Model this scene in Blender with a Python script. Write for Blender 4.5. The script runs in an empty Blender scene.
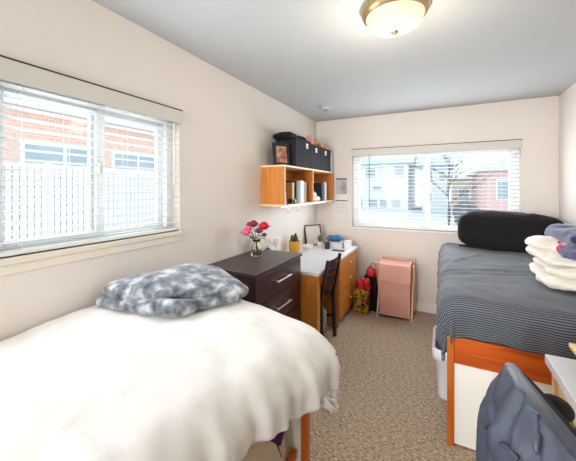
import bpy, bmesh, math, random
from mathutils import Vector, Matrix, noise
random.seed(7)
PI = math.pi
SC = bpy.context.scene
C = SC.collection

# ------------------------------------------------------------------ camera, sky, sun, exposure
def srgb(r, g, b):
    f = lambda c: (c/12.92 if c <= .04045 else ((c+.055)/1.055)**2.4)
    return (f(r/255), f(g/255), f(b/255), 1)

H_CAM, YAW = 1.485, 0.47
cd = bpy.data.cameras.new('camera'); cam = bpy.data.objects.new('camera', cd); C.objects.link(cam)
cd.sensor_fit = 'HORIZONTAL'; cd.sensor_width = 36; cd.lens = 300/576*36
cd.shift_y = -41.5/576; cd.clip_start = .02
cam.location = (0, 0, H_CAM); cam.rotation_euler = (PI/2, 0, YAW)
SC.camera = cam

w = bpy.data.worlds.new('world'); SC.world = w; w.use_nodes = True
nt = w.node_tree; nt.nodes.clear()
wo = nt.nodes.new('ShaderNodeOutputWorld'); bg = nt.nodes.new('ShaderNodeBackground')
tc = nt.nodes.new('ShaderNodeTexCoord'); nz = nt.nodes.new('ShaderNodeTexNoise'); cr = nt.nodes.new('ShaderNodeValToRGB')
nz.inputs['Scale'].default_value = 2.2; nz.inputs['Detail'].default_value = 5
cr.color_ramp.elements[0].position = .38; cr.color_ramp.elements[0].color = (.62, .80, .98, 1)
cr.color_ramp.elements[1].position = .62; cr.color_ramp.elements[1].color = (.97, .99, 1, 1)
nt.links.new(tc.outputs['Generated'], nz.inputs['Vector']); nt.links.new(nz.outputs['Fac'], cr.inputs['Fac'])
nt.links.new(cr.outputs['Color'], bg.inputs['Color']); nt.links.new(bg.outputs['Background'], wo.inputs['Surface'])
bg.inputs['Strength'].default_value = 2.0

def area(name, loc, rot, sx, sy, power, col):
    l = bpy.data.lights.new(name, 'AREA'); l.shape = 'RECTANGLE'; l.size = sx; l.size_y = sy
    l.energy = power; l.color = col
    o = bpy.data.objects.new(name, l); C.objects.link(o); o.location = loc; o.rotation_euler = rot
    return o
# added fill light, sent in through the open end behind the camera
area('rear_fill', (-1.3, -4.2, 1.8), (math.radians(92), 0, math.radians(-16)), 2.4, 2.3, 430, (1, .975, .95))
# daylight falling in through the two windows
area('daylight_left', (-1.571+.03, .99, 1.60), (math.radians(90), 0, math.radians(-90)), .95, .76, 9.5, (.80, .90, 1))
area('sky_left', (-1.571-.45, 1.0, 1.9), (math.radians(72), 0, math.radians(-90)), 1.3, 1.1, 9, (.90, .95, 1))
area('daylight_back', (-.145, 3.985-.03, 1.49), (math.radians(90), 0, math.radians(180)), 1.78, .98, 24, (.90, .95, 1))
area('sky_back', (-.145, 3.985+.45, 1.9), (math.radians(72), 0, math.radians(180)), 2.1, 1.3, 20, (.90, .95, 1))

SC.view_settings.view_transform = 'Standard'; SC.view_settings.look = 'None'
SC.view_settings.gamma = 1; SC.view_settings.use_curve_mapping = False
SC.view_settings.exposure = 0.08
SC.cycles.use_denoising = True
SC.cycles.max_bounces = 10; SC.cycles.diffuse_bounces = 5; SC.cycles.transparent_max_bounces = 16
SC.cycles.sample_clamp_indirect = 6

# ------------------------------------------------------------------ materials
def new_mat(name):
    m = bpy.data.materials.new(name); m.use_nodes = True
    return m, m.node_tree, m.node_tree.nodes['Principled BSDF']

def mat(name, col, rough=.6, metal=0, var=0.0, vscale=8, bump=0.0, bscale=60, sheen=0, coat=0, emit=None, estr=0, trans=0, coord='Object'):
    m, t, b = new_mat(name)
    b.inputs['Base Color'].default_value = col; b.inputs['Roughness'].default_value = rough; b.inputs['Metallic'].default_value = metal
    if sheen:
        b.inputs['Sheen Weight'].default_value = sheen; b.inputs['Sheen Roughness'].default_value = .5
    if coat: b.inputs['Coat Weight'].default_value = coat; b.inputs['Coat Roughness'].default_value = .2
    if emit: b.inputs['Emission Color'].default_value = emit; b.inputs['Emission Strength'].default_value = estr
    if trans: b.inputs['Transmission Weight'].default_value = trans
    x = t.nodes.new('ShaderNodeTexCoord')
    n = t.nodes.new('ShaderNodeTexNoise'); n.inputs['Scale'].default_value = vscale; n.inputs['Detail'].default_value = 4
    t.links.new(x.outputs[coord], n.inputs['Vector'])
    r = t.nodes.new('ShaderNodeValToRGB')
    r.color_ramp.elements[0].position = .3; r.color_ramp.elements[1].position = .7
    r.color_ramp.elements[0].color = tuple(c*(1-var) for c in col[:3]) + (1,)
    r.color_ramp.elements[1].color = tuple(min(1, c*(1+var)) for c in col[:3]) + (1,)
    t.links.new(n.outputs['Fac'], r.inputs['Fac']); t.links.new(r.outputs['Color'], b.inputs['Base Color'])
    if bump:
        n2 = t.nodes.new('ShaderNodeTexNoise'); n2.inputs['Scale'].default_value = bscale; n2.inputs['Detail'].default_value = 3
        t.links.new(x.outputs[coord], n2.inputs['Vector'])
        bp = t.nodes.new('ShaderNodeBump'); bp.inputs['Strength'].default_value = bump; bp.inputs['Distance'].default_value = .01
        t.links.new(n2.outputs['Fac'], bp.inputs['Height']); t.links.new(bp.outputs['Normal'], b.inputs['Normal'])
    return m

def two_tone(name, c1, c2, scale, p0, p1, rough=.9, sheen=0, bump=0, detail=3, c3=None, distort=0, coord='Object', stretch=(1, 1, 1)):
    m, t, b = new_mat(name); b.inputs['Roughness'].default_value = rough
    if sheen: b.inputs['Sheen Weight'].default_value = sheen
    x = t.nodes.new('ShaderNodeTexCoord'); mp = t.nodes.new('ShaderNodeMapping'); mp.inputs['Scale'].default_value = stretch
    n = t.nodes.new('ShaderNodeTexNoise'); n.inputs['Scale'].default_value = scale; n.inputs['Detail'].default_value = detail
    n.inputs['Distortion'].default_value = distort
    t.links.new(x.outputs[coord], mp.inputs['Vector']); t.links.new(mp.outputs['Vector'], n.inputs['Vector'])
    r = t.nodes.new('ShaderNodeValToRGB')
    r.color_ramp.elements[0].position = p0; r.color_ramp.elements[1].position = p1
    r.color_ramp.elements[0].color = c1; r.color_ramp.elements[1].color = c2
    if c3:
        e = r.color_ramp.elements.new((p0+p1)/2); e.color = c3
    t.links.new(n.outputs['Fac'], r.inputs['Fac']); t.links.new(r.outputs['Color'], b.inputs['Base Color'])
    if bump:
        bp = t.nodes.new('ShaderNodeBump'); bp.inputs['Strength'].default_value = bump; bp.inputs['Distance'].default_value = .01
        t.links.new(n.outputs['Fac'], bp.inputs['Height']); t.links.new(bp.outputs['Normal'], b.inputs['Normal'])
    return m

def wood(name, c1, c2, axis='z', scale=6, rough=.42, coat=.15):
    st = {'x': (.12, 2, 2), 'y': (2, .12, 2), 'z': (2, 2, .12)}[axis]
    m = two_tone(name, c1, c2, scale*3, .3, .72, rough, 0, .06, 5, None, .8, 'Object', st)
    m.node_tree.nodes['Principled BSDF'].inputs['Coat Weight'].default_value = coat
    m.node_tree.nodes['Principled BSDF'].inputs['Coat Roughness'].default_value = .3
    return m

def carpet_mat():
    m, t, b = new_mat('carpet'); b.inputs['Roughness'].default_value = 1; b.inputs['Sheen Weight'].default_value = .2
    x = t.nodes.new('ShaderNodeTexCoord')
    n1 = t.nodes.new('ShaderNodeTexNoise'); n1.inputs['Scale'].default_value = 110; n1.inputs['Detail'].default_value = 3
    mp = t.nodes.new('ShaderNodeMapping'); mp.inputs['Scale'].default_value = (.7, 1.5, 1); mp.inputs['Rotation'].default_value = (0, 0, .5)
    n2 = t.nodes.new('ShaderNodeTexNoise'); n2.inputs['Scale'].default_value = 58; n2.inputs['Detail'].default_value = 4
    t.links.new(x.outputs['Object'], n1.inputs['Vector']); t.links.new(x.outputs['Object'], mp.inputs['Vector']); t.links.new(mp.outputs['Vector'], n2.inputs['Vector'])
    mx = t.nodes.new('ShaderNodeMath'); mx.operation = 'ADD'
    t.links.new(n1.outputs['Fac'], mx.inputs[0]); t.links.new(n2.outputs['Fac'], mx.inputs[1])
    r = t.nodes.new('ShaderNodeValToRGB')
    mh = t.nodes.new('ShaderNodeMath'); mh.operation = 'MULTIPLY'; mh.inputs[1].default_value = .5
    t.links.new(mx.outputs[0], mh.inputs[0]); t.links.new(mh.outputs[0], r.inputs['Fac'])
    r.color_ramp.elements[0].position = .36; r.color_ramp.elements[0].color = srgb(104, 82, 62)
    r.color_ramp.elements[1].position = .64; r.color_ramp.elements[1].color = srgb(224, 200, 172)
    t.links.new(r.outputs['Color'], b.inputs['Base Color'])
    bp = t.nodes.new('ShaderNodeBump'); bp.inputs['Strength'].default_value = .7; bp.inputs['Distance'].default_value = .012
    t.links.new(mh.outputs[0], bp.inputs['Height']); t.links.new(bp.outputs['Normal'], b.inputs['Normal'])
    return m

def glass_mat():
    m = bpy.data.materials.new('window_glass'); m.use_nodes = True; t = m.node_tree; t.nodes.clear()
    o = t.nodes.new('ShaderNodeOutputMaterial'); mx = t.nodes.new('ShaderNodeMixShader'); tr = t.nodes.new('ShaderNodeBsdfTransparent'); gl = t.nodes.new('ShaderNodeBsdfGlossy')
    mx.inputs['Fac'].default_value = .004
    gl.inputs['Roughness'].default_value = .03; tr.inputs['Color'].default_value = (.96, .98, .98, 1)
    t.links.new(tr.outputs[0], mx.inputs[1]); t.links.new(gl.outputs[0], mx.inputs[2]); t.links.new(mx.outputs[0], o.inputs['Surface'])
    return m

def stripe_mat():
    m, t, b = new_mat('striped_jersey'); b.inputs['Roughness'].default_value = .85; b.inputs['Sheen Weight'].default_value = .12
    u = t.nodes.new('ShaderNodeUVMap'); sx = t.nodes.new('ShaderNodeSeparateXYZ'); t.links.new(u.outputs['UV'], sx.inputs[0])
    ad = t.nodes.new('ShaderNodeMath'); ad.operation = 'MULTIPLY'; ad.inputs[1].default_value = 1/.0135
    t.links.new(sx.outputs['Y'], ad.inputs[0])
    fr = t.nodes.new('ShaderNodeMath'); fr.operation = 'FRACT'; t.links.new(ad.outputs[0], fr.inputs[0])
    r = t.nodes.new('ShaderNodeValToRGB'); e = r.color_ramp.elements
    e[0].position = 0; e[0].color = srgb(44, 47, 56); e[1].position = 1; e[1].color = srgb(44, 47, 56)
    for p, c in ((.42, srgb(44, 47, 56)), (.5, srgb(114, 119, 127)), (.90, srgb(114, 119, 127))):
        k = e.new(p); k.color = c
    t.links.new(fr.outputs[0], r.inputs['Fac']); t.links.new(r.outputs['Color'], b.inputs['Base Color'])
    return m

def brick_mat(name, c1, c2, cm, scale=3.0):
    m, t, b = new_mat(name); b.inputs['Roughness'].default_value = .9
    x = t.nodes.new('ShaderNodeTexCoord'); mp = t.nodes.new('ShaderNodeMapping'); mp.inputs['Rotation'].default_value = (PI/2, 0, PI/2)
    br = t.nodes.new('ShaderNodeTexBrick'); br.inputs['Scale'].default_value = scale
    br.inputs['Color1'].default_value = c1; br.inputs['Color2'].default_value = c2; br.inputs['Mortar'].default_value = cm
    sp = t.nodes.new('ShaderNodeSeparateXYZ'); cb = t.nodes.new('ShaderNodeCombineXYZ')
    t.links.new(x.outputs['Object'], sp.inputs[0])
    ad = t.nodes.new('ShaderNodeMath'); ad.operation = 'ADD'
    t.links.new(sp.outputs['X'], ad.inputs[0]); t.links.new(sp.outputs['Y'], ad.inputs[1])
    t.links.new(ad.outputs[0], cb.inputs['X']); t.links.new(sp.outputs['Z'], cb.inputs['Y'])
    t.links.new(cb.outputs[0], br.inputs['Vector']); t.links.new(br.outputs['Color'], b.inputs['Base Color'])
    return m

def leopard_mat():
    m, t, b = new_mat('leopard_paper'); b.inputs['Roughness'].default_value = .35
    x = t.nodes.new('ShaderNodeTexCoord'); v = t.nodes.new('ShaderNodeTexVoronoi'); v.inputs['Scale'].default_value = 32
    n = t.nodes.new('ShaderNodeTexNoise'); n.inputs['Scale'].default_value = 30
    mx = t.nodes.new('ShaderNodeMixRGB'); mx.inputs['Fac'].default_value = .06
    t.links.new(x.outputs['Object'], n.inputs['Vector']); t.links.new(x.outputs['Object'], mx.inputs[1]); t.links.new(n.outputs['Color'], mx.inputs[2])
    t.links.new(mx.outputs[0], v.inputs['Vector'])
    r = t.nodes.new('ShaderNodeValToRGB'); r.color_ramp.interpolation = 'CONSTANT'; e = r.color_ramp.elements
    e[0].position = 0; e[0].color = srgb(190, 130, 40); e[1].position = .22; e[1].color = srgb(22, 14, 8)
    k = e.new(.46); k.color = srgb(248, 206, 84)
    t.links.new(v.outputs['Distance'], r.inputs['Fac']); t.links.new(r.outputs['Color'], b.inputs['Base Color'])
    return m

M = {}
M['wall'] = mat('wall_paint', srgb(227, 218, 210), .75, var=.012, vscale=2, bump=.06, bscale=180)
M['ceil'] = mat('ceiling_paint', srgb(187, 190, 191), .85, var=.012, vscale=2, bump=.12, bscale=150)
M['trim'] = mat('trim_white', srgb(238, 234, 228), .45)
M['sill'] = mat('sill_cream', srgb(232, 222, 206), .45)
M['carpet'] = carpet_mat()
M['vinyl'] = mat('vinyl_white', srgb(236, 240, 242), .4)
M['blind'] = mat('blind_white', srgb(240, 240, 238), .4)
M['valance'] = mat('valance', srgb(210, 204, 195), .5)
M['gapshade'] = mat('shadow_gap_dark', srgb(58, 44, 36), .6)
M['glass'] = glass_mat()
M['oak'] = wood('honey_oak', srgb(188, 112, 36), srgb(214, 140, 56), 'z', 7)
M['oak_in'] = wood('honey_oak_back', srgb(176, 104, 44), srgb(204, 132, 66), 'y', 7)
M['oakp'] = wood('pale_oak_edge', srgb(226, 196, 152), srgb(238, 212, 172), 'y', 7)
M['redwood'] = wood('orange_stained_wood', srgb(168, 62, 6), srgb(216, 98, 14), 'x', 6)
M['redwood_v'] = wood('orange_stained_post', srgb(176, 84, 14), srgb(210, 112, 28), 'z', 6)
M['tanwood'] = wood('tan_wood', srgb(226, 186, 128), srgb(240, 206, 152), 'y', 5)
M['espresso'] = wood('espresso_veneer', srgb(44, 22, 24), srgb(62, 34, 34), 'y', 6, .35, .2)
M['espresso_top'] = wood('espresso_top', srgb(56, 38, 38), srgb(74, 52, 50), 'y', 6, .4, .1)
M['black_wood'] = wood('black_brown_wood', srgb(26, 18, 20), srgb(40, 28, 28), 'z', 6, .35, .2)
M['chrome'] = mat('brushed_nickel', srgb(214, 212, 208), .3, 1)
M['bronze'] = mat('satin_brass', srgb(186, 160, 118), .32, 1)
M['white_lam'] = mat('white_laminate', srgb(218, 219, 224), .35, var=.02, vscale=30)
M['white_panel'] = mat('white_panel', srgb(248, 247, 238), .5)
M['comforter'] = mat('white_cotton', srgb(231, 227, 221), .9, var=.01, bump=.35, bscale=14, sheen=.2)
M['mattress'] = mat('mattress_cream', srgb(226, 214, 200), .9, bump=.1)
M['greyplush'] = two_tone('grey_tie_dye_plush', srgb(52, 55, 60), srgb(190, 193, 197), 17, .34, .68, .9, .3, .4, 7, srgb(112, 117, 124), .25)
M['stripe'] = stripe_mat()
M['blackfleece'] = mat('black_fleece', srgb(14, 10, 14), .95, var=.2, vscale=30, bump=.5, bscale=120)
M['whiteplush'] = mat('cream_plush', srgb(236, 228, 216), .95, var=.05, vscale=20, bump=.6, bscale=50, sheen=.5)
M['blueplush'] = two_tone('indigo_plush', srgb(30, 34, 70), srgb(86, 93, 136), 9, .3, .7, .95, .4, .4, 4, srgb(52, 58, 100), .5)
M['magenta'] = mat('magenta_print', srgb(200, 60, 130), .9)
M['jacket'] = mat('slate_nylon', srgb(68, 73, 88), .45, var=.08, vscale=6, bump=.2, bscale=26)
M['blackcloth'] = mat('black_cloth', srgb(11, 8, 9), .9, var=.15, bump=.2)
M['pink'] = mat('dusty_pink_canvas', srgb(220, 164, 150), .9, var=.03, vscale=14, bump=.15, bscale=200)
M['pinkwood'] = wood('pale_beech', srgb(222, 172, 134), srgb(238, 194, 158), 'z', 5)
M['leopard'] = leopard_mat()
M['red'] = mat('red_tissue', srgb(212, 30, 26), .7, var=.15, vscale=20)
M['navybag'] = mat('dark_plum_paper', srgb(38, 22, 34), .4)
M['bin'] = mat('black_bin_fabric', srgb(20, 20, 31), .85, var=.1, vscale=20, bump=.15, bscale=200)
M['label'] = mat('white_tag', srgb(236, 236, 236), .5)
M['blackplastic'] = mat('black_plastic', srgb(20, 20, 22), .4)
M['photo'] = two_tone('photo_print', srgb(120, 66, 50), srgb(214, 160, 130), 18, .35, .65, .4)
M['white'] = mat('white_ceramic', srgb(242, 240, 236), .35)
M['cream'] = mat('cream_wax', srgb(240, 226, 206), .5)
M['gold'] = mat('mustard_ceramic', srgb(218, 164, 52), .4)
M['leaf'] = mat('leaf_green', srgb(52, 84, 44), .6, var=.25, vscale=30)
M['leaf2'] = mat('leaf_pale', srgb(92, 122, 70), .6, var=.25, vscale=30)
M['petalred'] = mat('petal_red', srgb(196, 22, 40), .6, var=.2, vscale=60)
M['petalpink'] = mat('petal_pink', srgb(226, 100, 140), .6, var=.2, vscale=60)
M['petalplum'] = mat('petal_plum', srgb(120, 40, 78), .6, var=.2, vscale=60)
M['blueobj'] = mat('teal_blue', srgb(44, 108, 152), .6, var=.15, vscale=40)
M['paper'] = mat('paper', srgb(230, 226, 222), .7)
M['pinkbook'] = mat('pale_pink_cover', srgb(234, 206, 198), .5)
M['greyimg'] = two_tone('grey_picture', srgb(140, 138, 140), srgb(198, 196, 198), 8, .35, .65, .7)
M['inkgrey'] = mat('grey_ink', srgb(124, 122, 126), .7)
M['plush'] = mat('tan_plush', srgb(206, 148, 96), .95, var=.15, vscale=40, bump=.4, bscale=120)
M['pinkplush'] = mat('pink_plush', srgb(230, 160, 160), .95, var=.1, vscale=40)
M['bag'] = mat('beige_canvas', srgb(216, 200, 176), .9, var=.06, vscale=8, bump=.2)
M['purple'] = mat('purple_ribbon', srgb(70, 22, 96), .5, var=.2, vscale=30)
M['bathwhite'] = mat('white_plastic', srgb(236, 238, 244), .35)
# exterior
M['brick'] = brick_mat('brick_orange', srgb(222, 176, 156), srgb(230, 190, 172), srgb(232, 214, 204), 3.2)
M['brickpink'] = brick_mat('brick_pink', srgb(222, 180, 174), srgb(228, 188, 182), srgb(232, 212, 206), 3.2)
M['siding'] = mat('pale_siding', srgb(216, 222, 226), .8, var=.02)
M['roof'] = mat('slate_roof', srgb(176, 192, 206), .85, var=.06)
M['concrete'] = mat('concrete', srgb(214, 214, 212), .9, var=.04)
M['asphalt'] = mat('asphalt', srgb(196, 198, 204), .9, var=.04)
M['lawn'] = mat('dry_lawn', srgb(204, 203, 186), .95, var=.08)
M['darkglass'] = mat('far_window_glass', srgb(164, 176, 184), .3, var=.1, vscale=2)
M['fence'] = mat('white_fence', srgb(242, 244, 248), .7)
M['fencegrey'] = mat('grey_fence_slat', srgb(206, 209, 214), .7)
M['bark'] = mat('bark', srgb(120, 112, 110), .9, var=.15)
M['carpaint'] = mat('dark_car_paint', srgb(84, 96, 112), .3)
M['carpaint2'] = mat('silver_car_paint', srgb(176, 184, 194), .3)
M['tyre'] = mat('tyre', srgb(48, 48, 52), .8)
M['yellowwall'] = mat('yellow_stucco', srgb(230, 216, 190), .9)

BK = {}
for k, c in dict(darkgreen=(46, 62, 58), greygreen=(120, 136, 128), white=(226, 226, 222), tan=(196, 150, 96), brown=(120, 76, 46), navy=(40, 46, 66), greyblue=(140, 150, 168), lightgrey=(200, 202, 206)).items():
    BK[k] = mat('cover_'+k, srgb(*c), .5)

# ------------------------------------------------------------------ mesh helpers (world coordinates unless said otherwise)
def box(bm, x0, x1, y0, y1, z0, z1, bev=0.0, seg=2):
    r = bmesh.ops.create_cube(bm, size=1)
    vs = r['verts']
    for v in vs:
        v.co = Vector(((x0+x1)/2 + v.co.x*(x1-x0), (y0+y1)/2 + v.co.y*(y1-y0), (z0+z1)/2 + v.co.z*(z1-z0)))
    if bev > 0:
        es = list({e for v in vs for e in v.link_edges})
        bmesh.ops.bevel(bm, geom=es, offset=bev, segments=seg, affect='EDGES', profile=.5)
    return bm

def bx(*a, **k): return box(bmesh.new(), *a, **k)

def tube(bm, pts, r, segs=10, caps=True):
    pts = [Vector(p) for p in pts]; n = len(pts); rings = []
    up = Vector((0, 0, 1))
    for i, p in enumerate(pts):
        d = (pts[min(i+1, n-1)] - pts[max(i-1, 0)]).normalized()
        a = d.cross(up)
        if a.length < 1e-3: a = d.cross(Vector((1, 0, 0)))
        a.normalize(); b = d.cross(a).normalized()
        rr = r[i] if isinstance(r, (list, tuple)) else r
        rings.append([bm.verts.new(p + (a*math.cos(2*PI*k/segs) + b*math.sin(2*PI*k/segs))*rr) for k in range(segs)])
    for i in range(n-1):
        for k in range(segs):
            bm.faces.new((rings[i][k], rings[i][(k+1) % segs], rings[i+1][(k+1) % segs], rings[i+1][k]))
    if caps:
        bm.faces.new(rings[0][::-1]); bm.faces.new(rings[-1])
    return bm

def bar(bm, p0, p1, wx, wy):
    """a straight rectangular stick from p0 to p1"""
    p0, p1 = Vector(p0), Vector(p1); d = (p1-p0).normalized()
    a = Vector((1, 0, 0)) if abs(d.x) < .9 else Vector((0, 1, 0))
    a = (a - d*a.dot(d)).normalized(); b = d.cross(a)
    q = []
    for p in (p0, p1):
        q.append([bm.verts.new(p + a*sx*wx/2 + b*sy*wy/2) for sx, sy in ((-1, -1), (1, -1), (1, 1), (-1, 1))])
    for k in range(4): bm.faces.new((q[0][k], q[0][(k+1) % 4], q[1][(k+1) % 4], q[1][k]))
    bm.faces.new(q[0][::-1]); bm.faces.new(q[1])
    bmesh.ops.recalc_face_normals(bm, faces=bm.faces[:])
    return bm

def lathe(bm, prof, c, segs=24, axis='z'):
    rings = []
    for r, z in prof:
        if r < 1e-5: rings.append([bm.verts.new((c[0], c[1], c[2]+z))])
        else: rings.append([bm.verts.new((c[0]+r*math.cos(2*PI*k/segs), c[1]+r*math.sin(2*PI*k/segs), c[2]+z)) for k in range(segs)])
    for a, b in zip(rings, rings[1:]):
        for k in range(segs):
            f = [a[k % len(a)], a[(k+1) % len(a)], b[(k+1) % len(b)], b[k % len(b)]]
            f2 = []
            for v in f:
                if v not in f2: f2.append(v)
            if len(f2) > 2: bm.faces.new(f2)
    bmesh.ops.recalc_face_normals(bm, faces=bm.faces[:])
    return bm

def fbm(p, s, o=3):
    v, a = 0, 1.0
    for i in range(o):
        v += a*noise.noise(Vector(p)*s + Vector((i*7.3, 1.7, 3.1))); s *= 2.1; a *= .5
    return v

def sgn(x, e): return math.copysign(abs(x)**e, x)

def cushion(bm, corners, z0, z1, e1=.5, e2=.4, nu=64, nv=28, amp=.012, ns=7, seed=0, top=None, tilt=None):
    """closed soft slab: a superellipsoid mapped onto four plan corners (x, y), counter-clockwise"""
    cs = [Vector((c[0], c[1], 0)) for c in corners]
    zm, zh = (z0+z1)/2, (z1-z0)/2
    def pt(u, v):
        X = sgn(math.cos(v), e1)*sgn(math.cos(u), e2); Y = sgn(math.cos(v), e1)*sgn(math.sin(u), e2); Z = sgn(math.sin(v), e1)
        s, t = (X+1)/2, (Y+1)/2
        p = cs[0]*(1-s)*(1-t) + cs[1]*s*(1-t) + cs[2]*s*t + cs[3]*(1-s)*t
        h = top(s, t) if top else 1
        p.z = zm + Z*zh if Z < 0 else zm + Z*zh*h
        n = Vector((X, Y, Z*1.2)).normalized()
        k = fbm(p + Vector((seed*3.1, seed*1.7, 0)), ns)
        p += n*amp*k
        if tilt: p.z += tilt(s, t)
        p.z = max(p.z, z0 - (.04 if tilt else .004))
        return p
    rows = []
    for j in range(nv+1):
        v = -PI/2 + PI*j/nv
        if j in (0, nv): rows.append([bm.verts.new(pt(0, v*.9999))])
        else: rows.append([bm.verts.new(pt(2*PI*i/nu, v)) for i in range(nu)])
    for a, b in zip(rows, rows[1:]):
        for i in range(nu):
            f = []
            for v in (a[i % len(a)], a[(i+1) % len(a)] if len(a) > 1 else a[0], b[(i+1) % len(b)] if len(b) > 1 else b[0], b[i % len(b)]):
                if v not in f: f.append(v)
            if len(f) > 2: bm.faces.new(f)
    bmesh.ops.recalc_face_normals(bm, faces=bm.faces[:])
    return bm

def drape(x0, x1, y0, y1, zt, R, dl, dr, dn, df, step, thick, fold=.02, fk=18, puff=.02, ps=2.5, hem=None, crown=0, wrinkle=None):
    """cloth laid on a box top x0..x1, y0..y1 at height zt; dl/dr/dn/df are overhang lengths left/right/near/far"""
    bm = bmesh.new(); uv = bm.loops.layers.uv.new('UVMap')
    ns = max(2, int((x1-x0+dl+dr)/step)); nt_ = max(2, int((y1-y0+dn+df)/step))
    V = []; UV = {}
    for j in range(nt_+1):
        row = []
        for i in range(ns+1):
            s = x0-dl + (x1-x0+dl+dr)*i/ns; t = y0-dn + (y1-y0+dn+df)*j/nt_
            bxp, byp = min(max(s, x0), x1), min(max(t, y0), y1)
            ex, ey = s-bxp, t-byp
            # hem waviness: pull the cloth along its fall
            r = math.hypot(ex, ey)
            p = Vector((bxp, byp, zt))
            pf = puff*fbm((s, t, 0), ps, 3)
            if r > 1e-6:
                if hem: r *= hem(s, t)
                d = Vector((ex, ey, 0)).normalized()
                if r < R*PI/2: h, dz = R*math.sin(r/R), R*(1-math.cos(r/R))
                else: h, dz = R, R + r - R*PI/2
                tang = math.atan2(ey, ex)*.45 + (s*abs(d.y) + t*abs(d.x))
                g = min(1, dz/.25)
                h += fold*g*(math.sin(tang*fk + 1.5*noise.noise(Vector((s*2, t*2, 5)))) + .6*math.sin(tang*fk*2.3+1)) + pf*.8
                p += d*h; p.z -= dz
                p.z += pf*max(0, 1-dz/R)
            else: p.z += pf
            if crown:
                a = (bxp-x0)/(x1-x0)*2-1; b = (byp-y0)/(y1-y0)*2-1
                p.z += crown*(1-a*a)*(1-b**4)
            if wrinkle: p.z += wrinkle(s, t)
            v = bm.verts.new(p); UV[v] = (s, t); row.append(v)
        V.append(row)
    for j in range(nt_):
        for i in range(ns):
            f = bm.faces.new((V[j][i], V[j][i+1], V[j+1][i+1], V[j+1][i]))
            for l in f.loops: l[uv].uv = UV[l.vert]
    # thickness: a second sheet below
    bm.normal_update()
    top = list(bm.faces)
    ret = bmesh.ops.solidify(bm, geom=top, thickness=thick)
    return bm

WL = {}
def wloc(o): return WL.get(o.name, Vector((0, 0, 0)))

def obj(name, bm, m, parent=None, smooth=True, loc=None, subd=0, angle=None):
    """link a bmesh as ONE mesh object; its vertices are given in world coordinates"""
    base = Vector(loc) if loc else (wloc(parent) if parent else Vector((0, 0, 0)))
    bmesh.ops.translate(bm, verts=bm.verts[:], vec=-base)
    me = bpy.data.meshes.new(name); bm.to_mesh(me); bm.free()
    me.materials.append(m)
    if smooth: me.polygons.foreach_set('use_smooth', [True]*len(me.polygons))
    o = bpy.data.objects.new(name, me); C.objects.link(o)
    if parent:
        o.parent = parent; o.location = base - wloc(parent)
    else: o.location = base
    if smooth and angle:
        try: me.set_sharp_from_angle(angle=math.radians(angle))
        except Exception: pass
    if subd:
        sm = o.modifiers.new('subdivision', 'SUBSURF'); sm.levels = subd; sm.render_levels = subd
    WL[o.name] = base
    return o

def flat(name, bm, m, parent=None, loc=None): return obj(name, bm, m, parent, False, loc)

def tag(o, label=None, cat=None, group=None, kind=None):
    if label: o['label'] = label
    if cat: o['category'] = cat
    if group: o['group'] = group
    if kind: o['kind'] = kind
    return o

def thing(name, label, cat, loc=(0, 0, 0), rz=0, group=None):
    o = bpy.data.objects.new(name, None); C.objects.link(o); o.empty_display_size = .05
    o.location = loc; WL[o.name] = Vector(loc)
    return tag(o, label, cat, group)

def dup(root, loc=None, label=None, rz=None):
    r = root.copy(); C.objects.link(r)
    if loc is not None: r.location = loc
    if rz is not None: r.rotation_euler[2] = rz
    if label: r['label'] = label
    for ch in list(root.children):
        c = ch.copy(); C.objects.link(c); c.parent = r
        for g in list(ch.children):
            d = g.copy(); C.objects.link(d); d.parent = c
    return r

def struct(name, bm, m, parent=None, smooth=False):
    o = obj(name, bm, m, parent, smooth)
    if not parent: o['kind'] = 'structure'
    return o

# ------------------------------------------------------------------ room shell
XL, XR, YB, YF, ZC = -1.571, 1.08, 3.985, -1.35, 2.44
W1 = (.50, 1.475, 1.205, 1.99)     # window in the left wall: y0, y1, z0, z1
W2 = (-1.055, .768, .985, 1.99)    # window in the back wall: x0, x1, z0, z1
T = .16
struct('floor', bx(XL-T, XR+T, YF, YB+T, -.12, 0), M['carpet'])
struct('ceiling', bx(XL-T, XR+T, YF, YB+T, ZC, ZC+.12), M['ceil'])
bm = bmesh.new()
box(bm, XL-T, XL, YF, W1[0], 0, ZC); box(bm, XL-T, XL, W1[1], YB+T, 0, ZC)
box(bm, XL-T, XL, W1[0], W1[1], 0, W1[2]); box(bm, XL-T, XL, W1[0], W1[1], W1[3], ZC)
struct('wall_left', bm, M['wall'])
bm = bmesh.new()
box(bm, XL, W2[0], YB, YB+T, 0, ZC); box(bm, W2[1], XR, YB, YB+T, 0, ZC)
box(bm, W2[0], W2[1], YB, YB+T, 0, W2[2]); box(bm, W2[0], W2[1], YB, YB+T, W2[3], ZC)
struct('wall_back', bm, M['wall'])
struct('wall_right', bx(XR, XR+T, YF, YB+T, 0, ZC), M['wall'])
struct('wall_front_blocker', bx(-.30, XR+T, YF-.10, YF, 0, ZC), M['wall'])  # unseen part wall, added to keep rear light off the bed side
def baseboard(name, along, c, a, b, s):
    bm = bmesh.new()
    if along == 'x':
        box(bm, a, b, min(c, c+s*.014), max(c, c+s*.014), 0, .085, .003); box(bm, a, b, min(c, c+s*.008), max(c, c+s*.008), .085, .105, .003)
    else:
        box(bm, min(c, c+s*.014), max(c, c+s*.014), a, b, 0, .085, .003); box(bm, min(c, c+s*.008), max(c, c+s*.008), a, b, .085, .105, .003)
    struct(name, bm, M['trim'])
baseboard('baseboard_back', 'x', YB, XL, XR, -1)
baseboard('baseboard_left', 'y', XL, YF, YB, 1)
baseboard('baseboard_right', 'y', XR, YF, YB, -1)
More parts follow.
